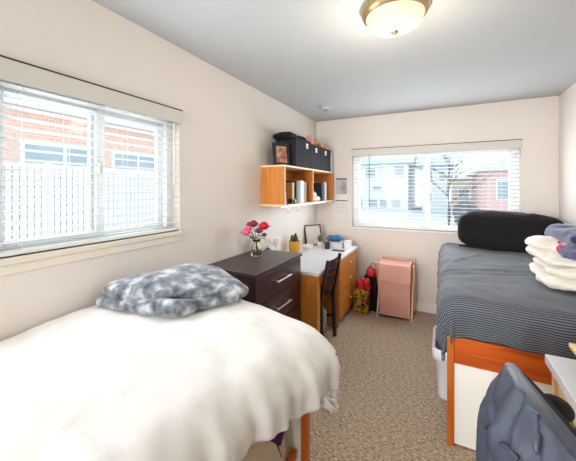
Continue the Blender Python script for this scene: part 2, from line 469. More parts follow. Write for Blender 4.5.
# sills
bm = bmesh.new(); box(bm, XL-T+.03, XL+.016, W1[0]-.02, W1[1]+.014, W1[2]-.03, W1[2], .006); box(bm, XL, XL+.008, W1[0]-.01, W1[1]+.012, W1[2]-.07, W1[2]-.03, .004)
struct('trim_1', bm, M['sill'])
bm = bmesh.new(); box(bm, W2[0]-.012, W2[1]+.012, YB-.022, YB+T-.03, W2[2]-.025, W2[2], .005)
struct('trim_2', bm, M['trim'])

def window(name, axis, a, b, z0, z1, c, out):
    """axis 'y': the window runs along y in the plane x = c; the outside lies toward out"""
    def B(bm, u0, u1, w0, w1, d0, d1, bev=0):
        p, q = c+out*d0, c+out*d1
        if axis == 'y': box(bm, min(p, q), max(p, q), u0, u1, w0, w1, bev)
        else: box(bm, u0, u1, min(p, q), max(p, q), w0, w1, bev)
        return bm
    fr = bmesh.new()
    B(fr, a, a+.045, z0, z1, .07, .14); B(fr, b-.045, b, z0, z1, .07, .14); B(fr, a+.045, b-.045, z0, z0+.028, .07, .14); B(fr, a+.045, b-.045, z1-.045, z1, .07, .14)
    mid = (a+b)/2
    root = struct(name, fr, M['vinyl'])
    WL[root.name] = Vector((0, 0, 0))
    for k, (u0, u1, d) in enumerate(((a+.045, mid+.03, .08), (mid-.03, b-.045, .11))):
        s = bmesh.new()
        B(s, u0, u0+.045, z0+.028, z1-.045, d, d+.026, .003); B(s, u1-.045, u1, z0+.028, z1-.045, d, d+.026, .003)
        B(s, u0+.045, u1-.045, z0+.028, z0+.058, d, d+.026, .003); B(s, u0+.045, u1-.045, z1-.09, z1-.045, d, d+.026, .003)
        so = flat('sash', s, M['vinyl'], root)
        flat('pane', B(bmesh.new(), u0+.04, u1-.04, z0+.055, z1-.085, d+.011, d+.015), M['glass'], so)
    l = bmesh.new(); B(l, mid-.012, mid+.012, (z0+z1)/2-.03, (z0+z1)/2+.03, .055, .08, .004)
    flat('latch', l, M['chrome'], root)
    return root
window('window_1', 'y', W1[0], W1[1], W1[2], W1[3], XL, -1)
window('window_2', 'x', W2[0], W2[1], W2[2], W2[3], YB, 1)

def blind(name, label, axis, a, b, z0, z1, c, out, cords, wand):
    def B(bm, u0, u1, w0, w1, d0, d1, bev=0):
        p, q = c+out*d0, c+out*d1
        if axis == 'y': box(bm, min(p, q), max(p, q), u0, u1, w0, w1, bev)
        else: box(bm, u0, u1, min(p, q), max(p, q), w0, w1, bev)
        return bm
    def Pt(u, z, d): return (c+out*d, u, z) if axis == 'y' else (u, c+out*d, z)
    t = thing(name, label, 'window blind', Pt((a+b)/2, z1, 0))
    flat('valance', B(bmesh.new(), a-.01, b+.01, z1-.068, z1+.02, -.020, -.008, .003), M['valance'], t)
    bm = bmesh.new(); B(bm, a-.011, b+.011, z1+.020, z1+.0255, -.022, -.0005); flat('shadow_gap_strip', bm, M['gapshade'], t)  # shadow gap above the valance, painted as a dark strip
    flat('headrail', B(bmesh.new(), a+.004, b-.004, z1-.045, z1, .0, .05), M['blind'], t)
    sl = bmesh.new(); z = z1-.075; tilt = .10
    while z > z0+.035:
        r = bmesh.ops.create_grid(sl, x_segments=1, y_segments=4, size=.5)
        for v in r['verts']:
            k = v.co.y*.048; L = v.co.x*(b-a-.014)
            v.co = Vector(Pt((a+b)/2+L, z + .0035*(1-(v.co.y*2)**2) - k*tilt, .026 + k))
        z -= .0435
    bmesh.ops.solidify(sl, geom=sl.faces[:], thickness=.0026)
    flat('slats', sl, M['blind'], t)
    flat('bottom_rail', B(bmesh.new(), a+.006, b-.006, z0+.004, z0+.022, .004, .050, .004), M['blind'], t)
    for u in cords:
        cb = bmesh.new(); tube(cb, [Pt(u, z1-.05, .001), Pt(u, z0+.02, .001)], .0011, 6); tube(cb, [Pt(u, z1-.05, .051), Pt(u, z0+.02, .051)], .0011, 6)
        obj('ladder_cord', cb, M['blind'], t)
    wu, wz, wm = wand
    obj('tilt_wand', tube(bmesh.new(), [Pt(wu, z1-.05, -.008), Pt(wu, wz, -.008)], .004, 8), wm, t)
    return t
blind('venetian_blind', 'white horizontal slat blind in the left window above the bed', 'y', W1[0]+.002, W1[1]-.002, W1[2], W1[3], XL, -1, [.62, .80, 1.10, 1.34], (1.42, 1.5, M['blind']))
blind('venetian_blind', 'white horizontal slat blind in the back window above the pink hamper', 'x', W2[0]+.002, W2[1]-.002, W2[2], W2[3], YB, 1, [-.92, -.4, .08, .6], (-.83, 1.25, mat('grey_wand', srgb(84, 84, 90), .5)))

# ------------------------------------------------------------------ ceiling light, smoke alarm
CLX, CLY = -.215, 1.665
t = thing('ceiling_light', 'round flush ceiling light with frosted glass bowl and brass ring', 'ceiling light', (CLX, CLY, ZC))
obj('mounting_ring', lathe(bmesh.new(), [(0, 0), (.165, 0), (.172, -.012), (.168, -.03), (.158, -.045), (.150, -.052), (.146, -.046), (0, -.040)], (CLX, CLY, ZC), 48), M['bronze'], t, angle=40)
dm = mat('frosted_bowl', srgb(120, 116, 100), .4, emit=(1, .93, .66, 1), estr=.8)
obj('glass_bowl', lathe(bmesh.new(), [(.146, -.046), (.143, -.062), (.132, -.085), (.112, -.101), (.085, -.114), (.05, -.122), (.02, -.125), (0, -.125)], (CLX, CLY, ZC), 48), dm, t)
obj('finial', lathe(bmesh.new(), [(0, -.123), (.018, -.124), (.018, -.130), (.010, -.135), (.007, -.143), (0, -.147)], (CLX, CLY, ZC), 20), M['bronze'], t)
pl = bpy.data.lights.new('lamp_bulb', 'POINT'); pl.energy = 11; pl.color = (1, .9, .72); pl.shadow_soft_size = .06
po = bpy.data.objects.new('lamp_bulb', pl); C.objects.link(po); po.parent = t; po.location = (0, 0, -.36)
t = thing('smoke_alarm', 'small round white smoke alarm on the ceiling above the wall shelf', 'smoke alarm', (-1.19, 3.32, ZC))
obj('body', lathe(bmesh.new(), [(0, 0), (.065, 0), (.065, -.018), (.058, -.03), (.045, -.036), (0, -.036)], (-1.19, 3.32, ZC), 32), M['ceil'], t, angle=40)
obj('vent_ring', lathe(bmesh.new(), [(.030, -.036), (.030, -.041), (.024, -.043), (0, -.043)], (-1.19, 3.32, ZC), 24), M['inkgrey'], t)

# ------------------------------------------------------------------ beds
def bed_frame(name, label, x0, x1, y0, y1, ztop, panel_near):
    t = thing(name, label, 'bed frame', ((x0+x1)/2, (y0+y1)/2, 0))
    pw = .036
    for (x, y) in ((x0, y0), (x1-pw, y0), (x0, y1-pw), (x1-pw, y1-pw)):
        flat('post', bx(x, x+pw, y, y+pw, 0, ztop, .004), M['redwood_v'], t)
    for y in (y0, y1-pw):
        flat('end_rail', bx(x0+pw, x1-pw, y+.006, y+.036, ztop-.152, ztop-.002, .004), M['redwood'], t)
        flat('end_panel', bx(x0+pw, x1-pw, y+.012, y+.030, .012, ztop-.152), M['white_panel'], t)
    for x in (x0+.055, x1-.085):
        flat('side_rail', bx(x, x+.03, y0+pw, y1-pw, ztop-.095, ztop-.03, .004), M['redwood'], t)
        flat('lower_rail', bx(x, x+.03, y0+pw, y1-pw, .16, .20, .004), M['redwood_v'], t)
    flat('deck', bx(x0+.085, x1-.085, y0+.036, y1-.036, ztop-.06, ztop-.035), M['tanwood'], t)
    return t
# left bed
BL = dict(x0=-1.545, x1=-.575, y0=-.62, y1=1.375)
bed_frame('bed_frame', 'orange wooden bed frame with white end panel under the white comforter', BL['x0'], BL['x1'], BL['y0'], BL['y1'], .62, False)
t = thing('mattress', 'cream mattress under the white comforter', 'mattress', (-1.06, .38, .585))
obj('body', bx(BL['x0']+.04, BL['x1']-.04, BL['y0']+.05, BL['y1']-.05, .587, .83, .04, 4), M['mattress'], t, angle=50)
def hem_l(s, t_):
    return 1 + .10*math.sin(t_*5.3) + .05*math.sin(t_*13+1)
bm = drape(-1.555, -.585, -.75, 1.28, .893, .13, 0.0, .285, 0, .29, .0165, .022, fold=.017, fk=30, puff=.016, ps=3.2, hem=hem_l, crown=.018)
for v in bm.verts:
    k = min(1, max(0, (v.co.x+.95)/.25))*min(1, max(0, (1.25-v.co.y)/.8))
    v.co.x -= .10*k
    g = min(1, max(0, (v.co.x+1.0)/.5))**2*min(1, max(0, (v.co.y-.55)/.7))
    v.co.z -= .085*g; v.co.x += .035*g
o = obj('comforter', bm, M['comforter'], loc=(-1.06, .4, .85)); tag(o, 'white comforter spread over the left bed and hanging over its side', 'comforter')

# grey folded blanket on the left bed
t = thing('folded_blanket', 'folded grey tie-dye plush blanket lying on the white comforter', 'blanket', (-1.2, 1.2, .885))
bl_c = [(-1.56, .85), (-1.12, .93), (-.86, 1.30), (-1.42, 1.50)]
bm = cushion(bmesh.new(), bl_c, .905, .965, .42, .45, 90, 30, .016, 6, 1)
obj('lower_fold', bm, M['greyplush'], t)
bl_u = [(-1.555, .87), (-1.15, .97), (-.835, 1.33), (-1.40, 1.51)]
bm = cushion(bmesh.new(), bl_u, .94, 1.035, .6, .5, 90, 30, .014, 6, 4, top=lambda s, t_: .55 + .75*math.sin(min(1, max(0, (s*.55+t_*.45)))*PI)**.8, tilt=lambda s, t_: -.03*max(0, s-.40)/.6 - .015*t_)
obj('upper_fold', bm, M['greyplush'], t)
bm = tube(bmesh.new(), [(-1.19, .985, .945), (-1.13, .96, .942), (-1.07, .995, .940), (-1.01, 1.065, .935)], [.032, .042, .042, .030], 16)
obj('rolled_edge', bm, M['greyplush'], t, subd=1)

# canvas bag under the left bed
t = thing('canvas_bag', 'beige canvas bag with a purple strap standing under the left bed', 'bag', (-.80, 1.05, 0))
bm = cushion(bmesh.new(), [(-1.0, .80), (-.66, .80), (-.64, 1.30), (-1.0, 1.32)], .0, .50, .35, .4, 48, 24, .025, 6, 9)
obj('body', bm, M['bag'], t)
bm = bmesh.new(); bar(bm, (-.620, 1.10, .415), (-.612, 1.17, .50), .05, .018); obj('strap', bm, M['purple'], t, False)
obj('cord', tube(bmesh.new(), [(-.614, 1.10, .42), (-.608, 1.12, .37), (-.612, 1.14, .33)], .003, 6), M['blackplastic'], t)

# right bed
BR = dict(x0=.035, x1=1.065, y0=1.975, y1=3.955)
bed_frame('bed_frame', 'orange wooden bed frame with white end panel under the grey striped duvet', BR['x0'], BR['x1'], BR['y0'], BR['y1'], .63, True)
t = thing('mattress', 'pale mattress under the grey striped duvet', 'mattress', (.55, 2.96, .595))
obj('body', bx(BR['x0']+.04, BR['x1']-.04, BR['y0']+.05, BR['y1']-.05, .597, .83, .04, 4), M['mattress'], t, angle=50)
def wr(s, t_):
    g = lambda x, w: math.exp(-(x/w)**2)
    z = .010*g((s-.25)-.45*(t_-3.25)+.03*math.sin(t_*9), .035) + .009*g((t_-2.75)-.25*(s-.4), .03) - .008*g((t_-2.62)-.25*(s-.4), .03)
    return z
bm = drape(.085, 1.07, 2.065, 3.97, .855, .095, .30, 0, .285, 0, .015, .014, fold=.013, fk=16, puff=.012, ps=4, hem=lambda s, t_: 1+.06*math.sin(s*7+t_*5), crown=.02, wrinkle=wr)
o = obj('duvet', bm, M['stripe'], loc=(.55, 3.0, .85)); tag(o, 'grey and dark striped duvet covering the raised right bed', 'duvet')

# black fleece pillow at the head
t = thing('long_pillow', 'long black fleece pillow leaning on the wall at the bed head', 'pillow', (.62, 3.80, .875))
PX = [(.16, 3.55), (1.04, 3.52), (1.06, 3.93), (.20, 3.93)]
bm = cushion(bmesh.new(), PX, .872, 1.245, .5, .25, 90, 34, .022, 5, 3, top=lambda s, t_: 1.0-.05*s+.05*math.sin(s*5), tilt=None)
for v in bm.verts:
    k = (v.co.z-.872)/.383
    v.co.y += .10*k
    v.co.y = min(v.co.y, 3.972)
obj('cover', bm, M['blackfleece'], t)
bm = tube(bmesh.new(), [(.17+.045*i, 3.535-.004*math.sin(i*1.3), .905+.004*math.sin(i*1.9)) for i in range(19)], .009, 8)
obj('seam_edge', bm, M['blackfleece'], t)

# white plush blanket, folded in layers
t = thing('folded_blanket', 'folded cream plush blanket on the striped duvet beneath the blue one', 'blanket', (.8, 2.6, .875))
lay = [(.565, 2.27, .875, .955, .02), (.60, 2.31, .935, 1.015, .0), (.57, 2.34, .995, 1.075, .01), (.575, 2.52, 1.055, 1.14, .0)]
for i, (xa, ya, za, zb, dd) in enumerate(lay):
    bm = cushion(bmesh.new(), [(xa, ya), (1.06, ya-.02), (1.06, 2.94), (xa+dd, 2.90)], za, zb, .85, .4, 96, 30, .03, 7, 20+i)
    obj('fold_layer', bm, M['whiteplush'], t)
t = thing('folded_blanket', 'indigo plush blanket with magenta print piled on the cream blanket', 'blanket', (.85, 2.6, 1.10))
bm = cushion(bmesh.new(), [(.685, 2.34), (1.06, 2.30), (1.06, 2.96), (.67, 2.90)], 1.035, 1.135, .6, .4, 72, 24, .02, 8, 31)
obj('lower_fold', bm, M['blueplush'], t)
bm = cushion(bmesh.new(), [(.70, 2.38), (1.06, 2.34), (1.06, 2.98), (.69, 2.94)], 1.115, 1.225, .7, .4, 72, 24, .025, 8, 35)
obj('upper_fold', bm, M['blueplush'], t)
for (px, py, pz, r) in ((.688, 2.52, 1.095, .032), (.697, 2.44, 1.08, .028), (.70, 2.58, 1.12, .022)):
    bm = bmesh.new(); bmesh.ops.create_icosphere(bm, subdivisions=3, radius=r)
    for v in bm.verts:
        v.co.x *= .5; v.co += v.co.normalized()*.006*noise.noise(v.co*60); v.co += Vector((px, py, pz))
    obj('print_patch', bm, M['magenta'], t)

# white plastic laundry basket under the right bed
t = thing('laundry_basket', 'white plastic basket with a rolled rim under the right bed', 'basket', (.10, 2.56, 0))
bm = bmesh.new()
def rr_ring(cx, cy, hx, hy, r, z, n=8):
    out = []
    for qx, qy, a0 in ((1, 1, 0), (-1, 1, 90), (-1, -1, 180), (1, -1, 270)):
        for k in range(n+1):
            a = math.radians(a0 + 90*k/n)
            out.append(bm.verts.new((cx+qx*(hx-r)+r*math.cos(a), cy+qy*(hy-r)+r*math.sin(a), z)))
    return out
rings = [rr_ring(.10, 2.56, hx, hy, .05, z) for hx, hy, z in ((.11, .17, .0), (.115, .18, .004), (.132, .20, .27), (.150, .22, .285), (.153, .223, .345), (.146, .215, .36), (.134, .203, .355), (.126, .195, .28), (.108, .172, .02))]
for a, b in zip(rings, rings[1:]):
    n = len(a)
    for k in range(n): bm.faces.new((a[k], a[(k+1) % n], b[(k+1) % n], b[k]))
bm.faces.new(rings[0][::-1]); bm.faces.new(rings[-1])
bmesh.ops.recalc_face_normals(bm, faces=bm.faces[:])
obj('body', bm, M['bathwhite'], t, angle=60)
o = obj('crumpled_garment', cushion(bmesh.new(), [(.0, 2.41), (.2, 2.41), (.2, 2.71), (.0, 2.71)], .27, .39, .6, .5, 36, 18, .02, 9, 41), M['magenta'], loc=(.1, 2.56, .30))
tag(o, 'magenta garment folded inside the white plastic basket', 'clothing')

# ------------------------------------------------------------------ dresser
DX0, DX1, DY0, DY1, DZ = -1.555, -1.10, 1.675, 2.43, .916
t = thing('dresser', 'dark espresso dresser with bar handles between bed and desk', 'dresser', ((DX0+DX1)/2, (DY0+DY1)/2, 0))
bm = bmesh.new(); box(bm, DX0, DX1-.02, DY0+.01, DY0+.03, .0, DZ-.025); box(bm, DX0, DX1-.02, DY1-.03, DY1-.01, 0, DZ-.025); box(bm, DX0, DX0+.012, DY0+.03, DY1-.03, .06, DZ-.025); box(bm, DX0+.012, DX1-.04, DY0+.03, DY1-.03, .05, .07)
flat('body', bm, M['espresso'], t)
flat('top', bx(DX0-.005, DX1+.008, DY0, DY1, DZ-.025, DZ, .003), M['espresso_top'], t)
flat('plinth', bx(DX0+.02, DX1-.05, DY0+.03, DY1-.03, 0, .05), M['espresso'], t)
zs = [.06, .268, .476, .684, .886]
for a, b in zip(zs[:-1], zs[1:]):
    d = flat('drawer', bx(DX1-.04, DX1-.001, DY0+.014, DY1-.014, a+.004, b-.005, .002), M['espresso'], t)
    zc = (a+b)/2+.005; bm = bmesh.new()
    box(bm, DX1+.018, DX1+.027, 1.95, 2.19, zc-.007, zc+.007, .003); box(bm, DX1-.001, DX1+.020, 1.972, 1.982, zc-.004, zc+.004); box(bm, DX1-.001, DX1+.020, 2.158, 2.168, zc-.004, zc+.004)
    flat('handle', bm, M['chrome'], d)

# vase and flowers
VX, VY = -1.405, 2.17
t = thing('glass_vase', 'clear glass vase of flowers standing on the dark dresser', 'vase', (VX, VY, DZ))
gm, gt, gb = new_mat('vase_glass'); gb.inputs['Base Color'].default_value = (.95, .98, .97, 1); gb.inputs['Roughness'].default_value = .03; gb.inputs['Transmission Weight'].default_value = 1; gb.inputs['IOR'].default_value = 1.3
obj('body', lathe(bmesh.new(), [(0, 0), (.044, 0), (.047, .008), (.046, .05), (.036, .085), (.026, .105), (.026, .115), (.036, .135), (.034, .136), (.023, .115), (.023, .105), (.033, .083), (.042, .05), (.043, .012), (0, .010)], (VX, VY, DZ), 32), gm, t)
def flower(name, label, dx, dy, h, r, m, seed, leaf=True):
    top = Vector((VX+dx, VY+dy, DZ+h))
    f = thing(name, label, 'flower', (VX, VY, DZ+.015), group='flowers in the glass vase')
    p0 = Vector((VX-dx*.25, VY-dy*.25, DZ+.02)); mid = Vector((VX+dx*.12, VY+dy*.12, DZ+.125))
    obj('stem', tube(bmesh.new(), [p0, mid, mid.lerp(top, .55)+Vector((0, 0, .01)), top], .0026, 6), M['leaf'], f)
    bm = bmesh.new()
    bmesh.ops.create_icosphere(bm, subdivisions=4, radius=r*.82)
    for v in bm.verts:
        d = v.co.normalized(); q = 1 - .32*abs(noise.noise(d*3.2 + Vector((seed, 0, 0)))) - .12*abs(noise.noise(d*7+Vector((0, seed, 0))))
        v.co *= q; v.co.z *= .85; v.co += top + Vector((0, 0, r*.5))
    for ring, (n, tilt, s) in enumerate(((6, .35, 1.0), (8, .85, 1.05))):
        for k in range(n):
            a = 2*PI*k/n + ring*.5 + seed
            g = bmesh.ops.create_grid(bm, x_segments=4, y_segments=4, size=.5)
            for v in g['verts']:
                u, w_ = v.co.x, v.co.y+.5
                wd = r*1.1*math.sin(PI*min(1, .15+.8*w_))
                ln = r*s*w_*1.25
                cup = .35*r*w_*w_ - .5*r*(u*2)**2*.35
                ang = tilt*w_
                v.co = Vector((0, 0, 0)) + Vector((math.cos(a), math.sin(a), 0))*(ln*math.sin(ang+.25)) + Vector((-math.sin(a), math.cos(a), 0))*u*wd + Vector((0, 0, ln*math.cos(ang+.25)*.8 - cup*.4))
                v.co += top
    bmesh.ops.solidify(bm, geom=bm.faces[:], thickness=.0012)
    obj('bloom', bm, m, f)
    if leaf:
        bm = bmesh.new(); a = seed*2.1
        g = bmesh.ops.create_grid(bm, x_segments=2, y_segments=5, size=.5)
        b0 = mid.lerp(top, .35)
        for v in g['verts']:
            u, w_ = v.co.x, v.co.y+.5
            v.co = b0 + Vector((math.cos(a), math.sin(a), 0))*(w_*.055) + Vector((-math.sin(a), math.cos(a), 0))*(u*.034*math.sin(PI*(.08+.9*w_))) + Vector((0, 0, .03*w_-.03*w_*w_))
        bmesh.ops.solidify(bm, geom=bm.faces[:], thickness=.001)
        obj('leaf', bm, M['leaf'], f)
fl = [('red_rose', 'large bright red bloom at the right of the vase', .055, .035, .262, .040, 'petalred', 0),
      ('pink_carnation', 'pink bloom lowest at the left of the vase', -.065, -.06, .215, .036, 'petalpink', 1),
      ('pink_carnation', 'small pink bloom just above the left pink one', -.04, -.055, .255, .026, 'petalpink', 2.3),
      ('plum_carnation', 'dark plum bloom highest in the middle of the bouquet', -.02, -.01, .285, .034, 'petalplum', 3),
      ('plum_carnation', 'plum bloom in the front middle of the bouquet', .035, -.02, .235, .028, 'petalplum', 4.4),
      ('red_rose', 'small dark red bloom at the upper left of the bouquet', -.05, -.03, .285, .026, 'petalred', 5.2),
      ('plum_carnation', 'plum bud hanging low at the right of the bouquet', .06, .03, .20, .020, 'petalplum', 6.1)]
for n, l, dx, dy, h, r, m, s in fl: flower(n, l, dx, dy, h-.035, r*1.3, M[m], s)
t = thing('candle_jar', 'cream candle in a pale jar behind the flower vase', 'candle', (-1.50, 2.36, DZ))
obj('jar', lathe(bmesh.new(), [(0, 0), (.042, 0), (.045, .006), (.045, .10), (.040, .104), (.040, .09), (0, .09)], (-1.50, 2.36, DZ), 28), M['cream'], t, angle=40)
obj('lid', lathe(bmesh.new(), [(.041, .104), (.044, .106), (.044, .122), (.02, .128), (.012, .140), (0, .142)], (-1.50, 2.36, DZ), 28), M['white'], t, angle=40)

# ------------------------------------------------------------------ desk along the left wall
KX0, KX1, KY0, KY1, KZ = -1.565, -.957, 2.445, 3.84, .75
t = thing('desk', 'honey oak desk with white top along the left wall', 'desk', ((KX0+KX1)/2, (KY0+KY1)/2, 0))
flat('desktop', bx(KX0, KX1+.012, KY0, KY1+.012, KZ-.03, KZ, .004), M['white_lam'], t)
flat('side_panel', bx(KX0, KX1, KY0+.004, KY0+.075, 0, KZ-.03), M['oak'], t)
flat('apron', bx(KX1-.03, KX1-.006, KY0+.075, 3.10, KZ-.125, KZ-.03), M['oak'], t)
flat('modesty_panel', bx(KX0+.02, KX0+.04, KY0+.075, 3.10, .25, KZ-.03), M['oak_in'], t)
bm = bmesh.new(); box(bm, KX0, KX1-.02, 3.10, 3.12, 0, KZ-.03); box(bm, KX0, KX1-.02, KY1-.02, KY1, 0, KZ-.03); box(bm, KX0, KX0+.02, 3.12, KY1-.02, 0, KZ-.03); box(bm, KX0+.02, KX1-.06, 3.12, KY1-.02, .0, .08)
flat('pedestal', bm, M['oak'], t)
for a, b in ((.08, .36), (.37, .54), (.55, .71)):
    d = flat('drawer', bx(KX1-.06, KX1-.001, 3.105, KY1-.005, a, b, .003), M['oak'], t)
    zc = (a+b)/2
    obj('knob', tube(bmesh.new(), [(KX1-.001, 3.47, zc), (KX1+.012, 3.47, zc), (KX1+.016, 3.47, zc), (KX1+.028, 3.47, zc)], [.006, .006, .015, .012], 14), M['oakp'], d)

# desk things
def potted(name, label, x, y, z, pr, ph, pm, kind, lm):
    t = thing(name, label, 'plant', (x, y, z))
    obj('pot', lathe(bmesh.new(), [(0, 0), (pr*.8, 0), (pr*.85, .004), (pr, ph*.9), (pr*1.02, ph), (pr*.9, ph), (pr*.88, ph*.85), (0, ph*.82)], (x, y, z), 24), pm, t, angle=45)
    if kind == 'cactus':
        for k, (dx, dy, h, r) in enumerate(((-.02, -.02, .10, .020), (.022, .0, .085, .022), (0, .026, .115, .018), (-.028, .02, .07, .018))):
            bm = lathe(bmesh.new(), [(0, 0), (r*.8, 0), (r, h*.4), (r*.9, h*.75), (r*.5, h*.95), (0, h)], (x+dx, y+dy, z+ph*.8), 14)
            for v in bm.verts:
                a = math.atan2(v.co.y-y-dy, v.co.x-x-dx); q = 1+.12*math.cos(7*a)
                v.co.x = x+dx+(v.co.x-x-dx)*q; v.co.y = y+dy+(v.co.y-y-dy)*q
            obj('stem', bm, lm, t)
    else:
        bm = bmesh.new()
        for k in range(26):
            a = random.random()*2*PI; rr = .2+random.random()*.8; L = .05+.05*random.random()
            b0 = Vector((x, y, z+ph*.82)); tip = b0 + Vector((math.cos(a)*L*rr*.9, math.sin(a)*L*rr*.9, L*(1.3-.6*rr)))
            g = bmesh.ops.create_grid(bm, x_segments=2, y_segments=4, size=.5)
            sd = Vector((-math.sin(a), math.cos(a), 0))
            for v in g['verts']:
                u, w_ = v.co.x, v.co.y+.5
                v.co = b0.lerp(tip, w_) + sd*u*.022*math.sin(PI*(.05+.9*w_)) + Vector((0, 0, .02*math.sin(PI*w_)))
        bmesh.ops.solidify(bm, geom=bm.faces[:], thickness=.001)
        obj('foliage', bm, lm, t)
    return t
potted('potted_cactus', 'green cactus in a mustard pot on the desk against the left wall', -1.47, 3.06, KZ, .068, .15, M['gold'], 'cactus', M['leaf'])
potted('potted_plant', 'small leafy plant in front of the black photo frame', -1.37, 3.60, KZ, .035, .06, M['white'], 'leafy', M['leaf2'])

# round white clock at the wall
t = thing('alarm_clock', 'small round white clock by the wall behind the dresser', 'clock', (-1.50, 2.72, KZ))
bm = bmesh.new(); tube(bm, [(-1.525, 2.72, KZ+.185), (-1.49, 2.72, KZ+.185)], .05, 28); obj('case', bm, M['white'], t, angle=40)
bm = bmesh.new(); tube(bm, [(-1.49, 2.72, KZ+.185), (-1.486, 2.72, KZ+.185)], .041, 28); obj('face', bm, M['pinkbook'], t, angle=40)
bm = bmesh.new(); tube(bm, [(-1.507, 2.72, KZ), (-1.507, 2.72, KZ+.008), (-1.507, 2.72, KZ+.012), (-1.507, 2.72, KZ+.14)], [.04, .04, .01, .01], 20); obj('stand', bm, M['white'], t, angle=40)
t = thing('blue_bottle', 'small blue bottle by the wall beside the round clock', 'bottle', (-1.52, 2.56, KZ))
obj('body', lathe(bmesh.new(), [(0, 0), (.028, 0), (.03, .005), (.03, .13), (.018, .15), (.014, .155)], (-1.52, 2.56, KZ), 20), M['blueobj'], t, angle=50)
obj('cap', lathe(bmesh.new(), [(.014, .155), (.017, .156), (.017, .185), (0, .188)], (-1.52, 2.56, KZ), 16), M['white'], t, angle=50)

# lotus shaped tealight holder
t = thing('tealight_holder', 'white lotus shaped tealight holder on the desk beside the cactus pot', 'candle holder', (-1.40, 3.27, KZ))
bm = bmesh.new()
for ring, (n, til, L) in enumerate(((6, .35, .055), (8, .9, .065))):
    for k in range(n):
        a = 2*PI*k/n + ring*.4
        g = bmesh.ops.create_grid(bm, x_segments=2, y_segments=4, size=.5)
        for v in g['verts']:
            u, w_ = v.co.x, v.co.y+.5
            v.co = Vector((-1.40, 3.27, KZ+.012)) + Vector((math.cos(a), math.sin(a), 0))*(.014+w_*L*1.5*math.sin(til)) + Vector((-math.sin(a), math.cos(a), 0))*u*.055*math.sin(PI*(.15+.85*w_)) + Vector((0, 0, w_*L*1.5*math.cos(til)))
bmesh.ops.solidify(bm, geom=bm.faces[:], thickness=.002)
obj('petals', bm, M['white'], t)
obj('base', lathe(bmesh.new(), [(0, 0), (.03, 0), (.03, .012), (.02, .02), (0, .02)], (-1.40, 3.27, KZ), 18), M['white'], t, angle=40)
obj('wax', lathe(bmesh.new(), [(0, .02), (.018, .02), (.018, .034), (0, .036)], (-1.40, 3.27, KZ), 18), M['gold'], t, angle=40)

# photo frame on desk: stands tilted back, facing the room
def frame_box(name, label, cat, c, wdt, hgt, rz, lean, fm, im, border=.016, thick=.016, mat_in=True):
    """built at the origin facing -y, then placed"""
    t = thing(name, label, cat, c, 0)
    R = Matrix.Rotation(rz, 4, 'Z') @ Matrix.Rotation(-lean, 4, 'X')
    def place(bm):
        bmesh.ops.transform(bm, matrix=Matrix.Translation(Vector(c)) @ R, verts=bm.verts[:]); return bm
    bm = bmesh.new(); b = border
    box(bm, -wdt/2, -wdt/2+b, 0, thick, 0, hgt); box(bm, wdt/2-b, wdt/2, 0, thick, 0, hgt); box(bm, -wdt/2+b, wdt/2-b, 0, thick, 0, b); box(bm, -wdt/2+b, wdt/2-b, 0, thick, hgt-b, hgt)
    flat('frame', place(bm), fm, t)
    flat('picture', place(box(bmesh.new(), -wdt/2+b, wdt/2-b, thick*.4, thick*.6, b, hgt-b)), im, t)
    bm = bmesh.new(); box(bm, -.03, .03, thick, thick+.004, 0, hgt*.75)
    bmesh.ops.rotate(bm, cent=(0, thick, hgt*.75), matrix=Matrix.Rotation(lean*1.6, 3, 'X'), verts=bm.verts[:])
    flat('easel_back', place(bm), M['blackplastic'], t)
    return t
frame_box('photo_frame', 'black photo frame with pale mat standing at the far end of the desk', 'photo frame', (-1.45, 3.63, KZ+.003), .26, .27, math.radians(58), .22, M['blackplastic'], mat('beige_print', srgb(206, 188, 176), .5, var=.05), .014)

t = thing('pen_cup', 'dark little pen cup between photo frame and book stack', 'cup', (-1.24, 3.50, KZ))
obj('cup', lathe(bmesh.new(), [(0, 0), (.028, 0), (.03, .004), (.032, .085), (.029, .085), (.027, .01), (0, .008)], (-1.24, 3.50, KZ), 20), M['espresso'], t, angle=45)
obj('pen', tube(bmesh.new(), [(-1.245, 3.50, KZ+.012), (-1.225, 3.515, KZ+.13)], .004, 8), M['petalred'], t)
obj('pencil', tube(bmesh.new(), [(-1.235, 3.495, KZ+.012), (-1.26, 3.485, KZ+.125)], .0035, 6), M['gold'], t)

def book(bm, w_, d, h, rz, c, bev=.0):
    box(bm, -w_/2, w_/2, -d/2, d/2, 0, h, bev)
    return bm
def flat_book(label, cx, cy, z, lx, ly, h, rz, cm):
    t = thing('book', label, 'book', (cx, cy, z), group='books stacked on the desk')
    Rm = Matrix.Translation((cx, cy, z)) @ Matrix.Rotation(rz, 4, 'Z')
    bm = bmesh.new(); box(bm, -lx/2, lx/2, -ly/2, ly/2, 0, .003); box(bm, -lx/2, lx/2, -ly/2, ly/2, h-.003, h); box(bm, -lx/2, -lx/2+.003, -ly/2, ly/2, .003, h-.003)
    bm.transform(Rm); flat('cover', bm, cm, t)
    bm = bmesh.new(); box(bm, -lx/2+.003, lx/2-.004, -ly/2+.004, ly/2-.004, .003, h-.003); bm.transform(Rm); flat('page_block', bm, M['paper'], t)
flat_book('white book at the bottom of the desk stack', -1.19, 3.645, KZ, .22, .17, .028, .05, BK['white'])
flat_book('pale pink book in the middle of the desk stack', -1.19, 3.645, KZ+.0285, .21, .16, .026, .0, M['pinkbook'])
flat_book('cream book on top of the desk stack under the blue cloth', -1.185, 3.65, KZ+.055, .20, .155, .022, -.06, BK['lightgrey'])
o = obj('folded_cloth', cushion(bmesh.new(), [(-1.275, 3.58), (-1.11, 3.58), (-1.11, 3.72), (-1.275, 3.72)], KZ+.077, KZ+.145, .85, .6, 56, 24, .03, 14, 51), M['blueobj'], loc=(-1.19, 3.65, KZ+.077))
